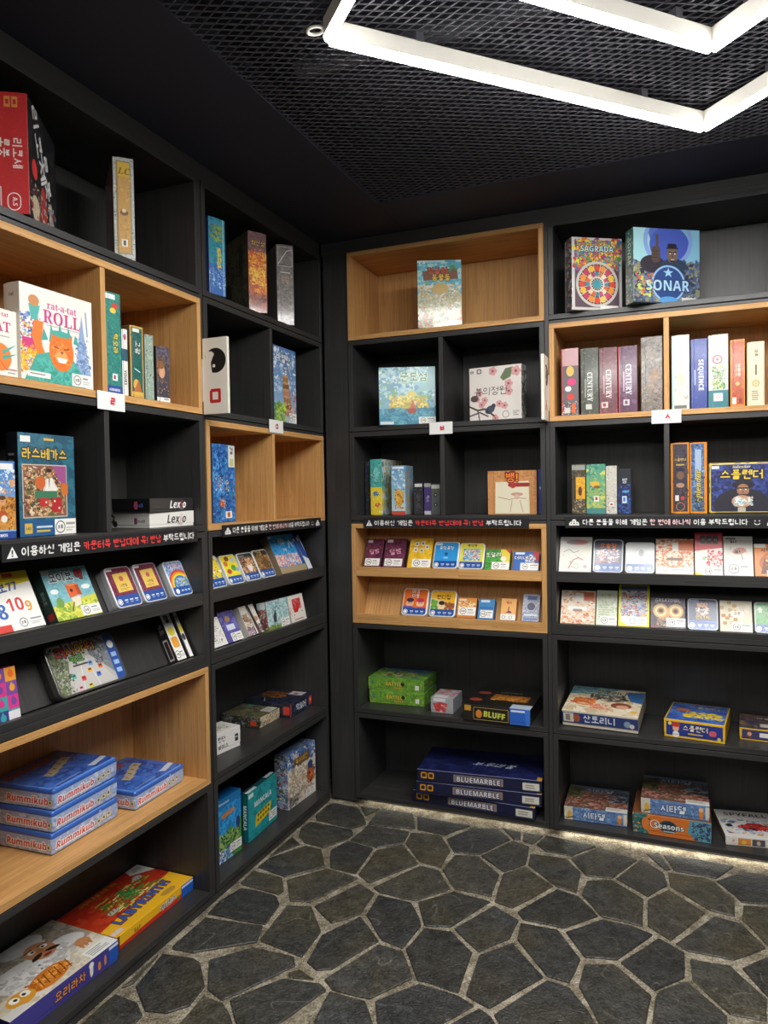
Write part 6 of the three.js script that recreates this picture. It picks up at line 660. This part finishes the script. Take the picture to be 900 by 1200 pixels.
    f: A => { A.bg('#ddd2c0'); A.r(0, 12, 100, 66, '#2f3f78'); A.r(2, 16, 14, 56, '#d8d0c0'); A.r(5, 24, 6, 40, '#8a8070'); A.e(20, 45, 20, 26, '#a8583a'); A.t('산토리니', 50, 45, 50, '#eef0f2'); A.e(86, 50, 20, 20, '#8aa0b0'); A.c(92, 60, 14, '#d8d4cc'); A.r(0, 80, 100, 4, '#a89a84'); } },
  yellowspl: { label: 'flat yellow-edged blue box with a girl portrait on its side', c: 'y', s: '#d8a820', t: A => { A.bg('#3a5fb4'); A.b(40, ['#4a70c4', '#2c4c98', '#5a84cc'], 0, 0, 100, 100, 8, 22); A.t('스플렌더', 58, 20, 14, '#d8d0b0', { o: '#2a3a70', rot: 4 }); A.b(40, ['#f0cc2a', '#e8bc1c', '#f4d84a'], 30, 46, 62, 32, 4, 10, .5); A.e(24, 40, 12, 9, '#d8703a'); A.rr(0, 0, 100, 100, 2, null, '#e8b820', 5); }, f: A => { A.bg('#e8b61e'); A.r(4, 12, 92, 76, '#28388a'); A.c(10, 22, 10, '#e8d070'); A.c(90, 80, 10, '#e8d070'); A.e(20, 44, 17, 22, '#e8b48c'); A.e(20, 26, 22, 14, '#c83a2c'); A.e(20, 80, 18, 18, '#e8e4e0'); A.t('스플렌더', 52, 40, 34, '#f0e4c0', { o: '#1a2460' }); A.r(40, 66, 24, 8, '#c8a84a'); A.rr(74, 38, 12, 30, 12, '#d05a6a'); } },
  thirdbox: { label: 'flat dark box with yellow rim at the end of the shelf', c: 'y', s: '#c8a020', t: A => { A.bg('#4a3c3a'); A.b(60, ['#6a5044', '#3a3040', '#8a6a4a', '#2c3a5a'], 0, 0, 100, 100, 6, 20); A.t('마블', 60, 24, 18, '#cfc4b0'); A.r(50, 62, 46, 22, '#c8c0b0'); }, f: A => { A.bg('#d8ac2c'); A.r(6, 12, 90, 76, '#3a3a68'); A.e(24, 50, 22, 36, '#6a4038'); A.c(24, 46, 16, '#d8a484'); A.r(48, 30, 48, 36, '#e4e0dc'); } },
  citadel: { label: 'flat brown harbour-picture box alone on the bottom shelf', c: 'y', s: '#6a7a98' },
  citadel2: { label: 'flat brown harbour-picture box on top of the orange and teal box', c: 'y', s: '#6a7a98' },
  seasons: { label: 'orange and teal game box under the harbour-picture box', c: 'y', s: '#c8702a', t: '#7a4a2c', l: A => { A.bg('#c8682c'); A.b(30, ['#d8823a', '#a8502a', '#3a8a88'], 0, 0, 100, 100, 8, 26); }, f: A => { A.bg('#d8742a'); A.p('0,0 20,0 12,50 22,100 0,100', '#2c6a6a'); A.b(20, ['#3a8484', '#1c4c50', '#e88a3a'], 0, 0, 22, 100, 5, 16); A.e(16, 46, 14, 30, '#e07a2c'); A.p('74,0 100,0 100,100 84,100 70,60', '#5a98a8'); A.b(40, ['#2c3c5c', '#4a5a8a', '#3a3a4c', '#6aa8b4'], 76, 10, 22, 86, 5, 16); A.e(46, 50, 42, 32, '#3c5260'); A.e(46, 50, 36, 26, '#1f3440'); A.t('Seasons', 47, 48, 36, '#f2f2ee', { o: '#26343c', w: 50 }); A.ring(29, 44, 20, 3, '#e8eef0'); A.r(40, 70, 14, 6, '#b8c4c8'); } },
  spyfall: { label: 'flat white box with black capitals and a red car at the shelf end', c: 'y', s: '#d8d4cc', l: A => { A.bg('#6a5a50'); A.b(20, ['#8a7a6c', '#4a3e38', '#c8c0b4'], 0, 0, 100, 100, 8, 26); }, t: A => { A.bg('#dcd8d2'); A.t('SPYFALL', 54, 16, 20, '#1e1e20', { w: 84 }); A.b(30, ['#8aa0b8', '#b8c4d0', '#5a6a84', '#e8903a'], 8, 34, 84, 54, 4, 12); A.e(58, 62, 28, 10, '#c8302a'); A.p('40,58 52,46 74,46 84,58', '#b02a26'); A.b(16, ['#e05a4a', '#7a1c1a', '#2a2a30'], 36, 52, 50, 20, 3, 8); A.c(16, 60, 6, '#222'); }, f: A => { A.bg('#e2ded8'); A.t('P', 14, 50, 48, '#d8742c'); A.r(22, 18, 22, 74, '#d88a3c'); A.e(32, 60, 22, 26, '#e8b04a'); A.r(46, 18, 22, 74, '#5a5250'); A.e(57, 58, 20, 26, '#c8b8a8'); A.t('SPY', 82, 52, 50, '#26262a', { w: 24 }); } },
};
{ // shared art of look-alikes
  const rTop = A => { A.bg('#2f5cb4'); A.b(60, ['#3a6ac4', '#284e9c', '#4a7ad0'], 0, 0, 100, 100, 8, 24); A.rr(2, 2, 96, 96, 6, null, '#6a94dc', 1.4); A.t('Rummikub', 38, 17, 17, '#c8463e', { o: '#2a3c6a', it: true, w: 66 }); for (let i = 0; i < 4; i++) { A.r(28 + i * 13, 52 - i * 7, 15, 13, '#c4b494', -16); A.t(['7', '8', '9', '10'][i], 35 + i * 13, 58 - i * 7, 8, '#3a3430'); } A.p('66,84 96,76 98,84 70,92', '#cfd8e8'); A.l('10,92 50,90', '#9ab4e0', 1.6); };
  const rSide = (x) => A => { A.bg('#3564bc'); A.r(0, 22, 100, 78, '#9fb4dc'); A.b(24, ['#b8c8e6', '#86a0d2', '#c8d4ea'], 0, 30, 100, 70, 8, 24); A.r(0, 20, 100, 3, '#22407e'); A.t('Rummikub', x, 60, 46, '#cf2f33', { o: '#eef0f6', ow: .2, k: -.12 }); for (let i = 0; i < 3; i++) { A.rr(x + 31 + i * 8, 52 - i * 5, 7, 26, 3, '#d8d0b8', '#8a8468', 1.6); A.r(x + 33 + i * 8, 58 - i * 5, 3, 10, '#555'); } };
  for (const k of ['rummi0', 'rummi1', 'rummitop', 'rummiside']) Object.assign(ART[k], { s: '#3564bc', t: rTop, f: rSide(33), l: rSide(60), r: rSide(33) });
  const gTop = A => { A.bg('#6fa236'); A.p('0,0 100,0 100,40 60,52 0,30', '#3f6f9e'); A.b(60, ['#7fb040', '#5d8f30', '#93bf52', '#4a7a8a'], 0, 10, 100, 88, 5, 16); A.b(26, ['#3a3430', '#e8c84a', '#c85a3a', '#e8e4dc'], 20, 36, 60, 40, 3, 8); A.t('밭농부', 52, 28, 14, '#e0c060', { o: '#2c3c4c' }); };
  const gF = A => { A.bg('#6b9c34'); A.b(40, ['#7cac40', '#5a8a2c', '#88b64c'], 0, 0, 100, 100, 8, 26); A.t('BATTLE', 46, 44, 40, '#e6cf4a', { o: '#4a5a1c', w: 40 }); A.t('SHEEP', 54, 76, 26, '#d8c048', { o: '#4a5a1c' }); A.e(62, 42, 16, 14, '#2c2620'); A.r(84, 44, 7, 38, '#e8e8dc'); A.e(8, 40, 14, 16, '#4a8a6a'); A.r(6, 60, 4, 26, '#88a04a'); };
  for (const k of ['greenbase', 'greentop']) Object.assign(ART[k], { t: gTop, f: gF, r: A => { A.bg('#5f9030'); A.b(30, ['#7aa83c', '#4c7a26', '#3c4a2c'], 0, 0, 100, 100, 8, 24); }, l: '#5a8a2c' });
  const mF = A => { A.bg('#171b3c'); A.b(20, ['#1c2148', '#121632'], 0, 0, 100, 100, 10, 30); A.r(0, 0, 100, 4, '#8a90b8'); A.rr(3, 22, 5, 50, 10, '#d8962c'); A.rr(9, 22, 5, 50, 10, '#d8962c'); A.rr(4, 32, 3, 28, 6, '#3a2a14'); A.rr(10, 32, 3, 28, 6, '#3a2a14'); A.rr(30, 18, 40, 60, 6, '#8a7a74'); A.t('BLUEMARBLE', 50, 50, 54, '#e8e6ea', { o: '#2c2a44', ow: .2, w: 37 }); A.r(85, 26, 13, 58, '#dcd8cc'); A.lines(87, 38, 8, 34, 2, '#8a867c'); };
  const mT = A => { A.bg('#1b2152'); A.b(40, ['#20275c', '#161b44'], 0, 0, 100, 100, 10, 30); A.t('부루마불', 60, 58, 17, '#d8dcec', { k: -.5, bw: .08 }); A.r(96, 88, 4, 12, '#c8962c'); };
  for (const k of ['marblelow', 'marblemid', 'marbletop']) Object.assign(ART[k], { s: '#15183a', t: mT, f: mF });
  const cT = A => { A.bg('#6a4c42'); A.p('0,0 100,0 100,30 0,34', '#6a7c90'); A.b(150, ['#7a4a3c', '#a8604a', '#c08a7a', '#4a4034', '#8a6a5a', '#5a5a3c', '#b8746a'], 0, 22, 100, 70, 3, 9); A.b(30, ['#3c3c2c', '#6a6a3c'], 0, 10, 22, 46, 4, 12); A.b(24, ['#4a5060', '#8a94a0', '#2c3038'], 68, 10, 32, 50, 4, 12); A.t('시타델', 52, 15, 17, '#c8d0dc', { o: '#3a3a48' }); A.r(66, 84, 34, 16, '#d8d2ca'); A.lines(68, 87, 28, 8, 2, '#888'); };
  const cF = A => { A.bg('#5f80b0'); A.b(40, ['#6f92c0', '#4a6a9c', '#8aa8cc'], 0, 0, 100, 100, 8, 26); A.r(0, 0, 14, 100, '#cfc8b4'); A.e(9, 60, 16, 30, '#d8a83a'); A.l('4,90 16,70', '#2c3c4a', 6); A.t('시타델', 48, 52, 54, '#eef2f6', { o: '#3a5484' }); A.e(88, 54, 14, 40, '#d8843c'); A.c(88, 32, 14, '#e8b88c'); A.r(94, 10, 6, 80, '#d8d2c4'); };
  for (const k of ['citadel', 'citadel2']) Object.assign(ART[k], { t: cT, f: cF, r: cF, l: '#b86a3a' });
  ART.tinmaroon2 = { ...ART.tinmaroon, label: 'maroon tin with a yellow square beside the rainbow tin' }; ART.nightcat2 = { ...ART.nightcat, label: 'maroon card box with pink lettering beside the yellow tile box' };
}
for (const id in SPOT) { if (!ART[id]) throw new Error('no art for ' + id); game(SPOT[id], ART[id]); }
console.log('sheets', sheets.length);

// ------------------------------------------------------------------ signs
function sign(name, fr, s0, s1, y0, y1, o, d, fn, label, cat, grp) {
  sameSheet(y1 - y0); const w = s1 - s0, h = y1 - y0, plain = cell(.01, .01, '#16161a'), f = cell(w, h, fn), white = null;
  const m = mesh(name, printUV(rbox(-w / 2, w / 2, 0, h, -d, 0, .0008), w, h, d, { front: f, back: plain, left: plain, right: plain, top: plain, bottom: plain }), plain.s.paper, scene);
  tag(m, label, cat, grp); put(m, fr, (s0 + s1) / 2, y0, o); return m;
}
const warn = A => { A.bg('#1d1d20'); const g = A.g, H = A.H, k = H * .34; g.fillStyle = '#f2f2f0'; g.beginPath(); const cx = H * .62; g.moveTo(cx, H * .18); g.lineTo(cx + k, H * .82); g.lineTo(cx - k, H * .82); g.closePath(); g.fill(); g.fillStyle = '#1d1d20'; g.fillRect(cx - H * .04, H * .38, H * .08, H * .22); g.fillRect(cx - H * .04, H * .66, H * .08, H * .08);
  const x0 = H * 1.15; write(g, [['이용하신 게임은 ', '#f0f0ee'], ['카운터쪽 반납대에 꼭! 반납 ', '#e23a3a'], ['부탁드립니다', '#f0f0ee']], x0, H * .52, H * .58, { left: 1, w: A.W - x0 - H * .4, bw: .14 }); };
const share = (smile) => A => { A.bg('#1b1b1e'); const g = A.g, H = A.H; const mark = cx => { g.fillStyle = '#eceae6'; for (const [dx, dy, r] of [[0, -.1, .17], [-.22, .12, .17], [.22, .12, .17]]) { g.beginPath(); g.arc(cx + dx * H, H * (.5 + dy), r * H, 0, 6.3); g.fill(); } g.fillRect(cx - H * .4, H * .66, H * .8, H * .12); g.fillStyle = '#1b1b1e'; for (const dx of [-.22, 0, .22]) { g.beginPath(); g.arc(cx + dx * H, H * (dx ? .6 : .42), H * .045, 0, 6.3); g.fill(); } };
  mark(H * .7); mark(A.W - H * .7); const x0 = H * 1.35; write(g, [['다른 분들을 위해 게임은 ', '#efefec'], ['한 번에 하나씩', '#f6c9c9'], [' 이용 부탁드립니다 ', '#efefec']], x0, H * .5, H * .54, { left: 1, w: A.W - x0 - H * 2.2, bw: .14 });
  g.strokeStyle = '#efefec'; g.lineWidth = H * .06; g.beginPath(); g.arc(A.W - H * 1.75, H * .5, H * .2, .4, 2.74); g.stroke(); g.fillStyle = '#efefec'; for (const e of [-.14, .14]) { g.beginPath(); g.arc(A.W - H * (1.75 + e), H * .4, H * .05, 0, 6.3); g.fill(); } };
sign('strip_sign', 'L', -1.695, -.946, 1.238, 1.282, .005, .004, warn, 'black strip sign with red words on the shelf edge above the cube game', 'sign', 'strip signs');
sign('strip_sign', 'L', -.806, -.063, 1.243, 1.285, .005, .004, share(), 'black strip sign with white words on the edge of the nearly empty oak box', 'sign', 'strip signs');
sign('strip_sign', 'B', .184, .91, 1.238, 1.28, .005, .004, warn, 'black strip sign with red words on the edge above the small tins', 'sign', 'strip signs');
sign('strip_sign', 'B', 1.053, 1.815, 1.239, 1.284, .005, .004, share(), 'black strip sign with smiling face above the white card games', 'sign', 'strip signs');
const plate = j => A => { A.bg('#efefec'); A.t(j, 55, 50, 46, '#c8202c', { bw: .24 }); };
[['L', -1.3785, -1.271, 'ㄹ', 'white index plate with red letter on the edge below the orange statue game'], ['L', -.482, -.375, 'ㅁ', 'white index plate with red square letter below the blue tower game'], ['B', .495, .597, 'ㅂ', 'white index plate with red letter between the island and blossom games'], ['B', 1.375, 1.479, 'ㅅ', 'white index plate with red forked letter below the full row of spines']]
  .forEach(([fr, a, b, j, l]) => { const m = sign('index_plate', fr, a, b, 1.631, 1.682, .0045, .0035, plate(j), l, 'sign', 'index plates'); });
// flag signs standing out from the joints between columns, at right angles to the shelf fronts
function flag(fr, s, j, label) {
  const w = .098, h = .252, d = .012; sameSheet(h);
  const draw = mirror => A => { A.bg('#e6e1d4'); const g = A.g, W = A.W, H = A.H; g.fillStyle = '#161616'; g.beginPath(); g.arc(W * .52, H * .3, W * .42, 0, 6.3); g.fill(); g.fillStyle = '#e6e1d4'; g.beginPath(); g.ellipse(W * .3, H * .22, W * .17, H * .045, 0, 0, 6.3); g.fill(); g.beginPath(); g.moveTo(W * .14, H * .24); g.lineTo(W * .44, H * .24); g.lineTo(W * .34, H * .33); g.lineTo(W * .4, H * .5); g.lineTo(0, H * .5); g.lineTo(W * .05, H * .3); g.closePath(); g.fill(); A.c(46, 37, 6, '#e6e1d4'); A.t(j, 50, 77, 62, '#c01822', { bw: .17 }); };
  const side = cell(.012, .05, '#ded9cc'), f = cell(w, h, draw(0)), root = group('flag_sign'); tag(root, label, 'sign', 'flag signs');
  mesh('panel', printUV(rbox(-w / 2, w / 2, 0, h, -d, 0, .001).translate(0, 0, 0), w, h, d, { front: f, back: f, left: side, right: side, top: side, bottom: side }), f.s.paper, root);
  mesh('bracket', new THREE.BoxGeometry(.008, .14, .016).translate(-w / 2 - .002, h * .45, -d / 2), steel, root);
  if (fr === 'L') { root.position.set(w / 2 + .001, 1.66, .889 + d / 2); } else { root.position.set(s - d / 2, 1.66, w / 2 + .001); root.rotation.y = -Math.PI / 2; }
}
flag('L', 0, 'ㅁ', 'white flag sign with a black circle and red square between the left columns');
flag('B', .987, 'ㅅ', 'white flag sign seen edge-on between the two back columns');
// wedge that props up the back of the tilted box
{ const sh = new THREE.Shape([[0, 0], [.11, 0], [.11, .033], [0, .0155]].map(p => new THREE.Vector2(...p))); const g = new THREE.ExtrudeGeometry(sh, { depth: .16, bevelEnabled: false }); g.rotateY(Math.PI / 2); tag(put(mesh('display_wedge', g, black, scene), 'B', 1.09, .4365, -.165), 'black wedge propping up the tilted beige box', 'display stand'); }

renderer.render(scene, camera);
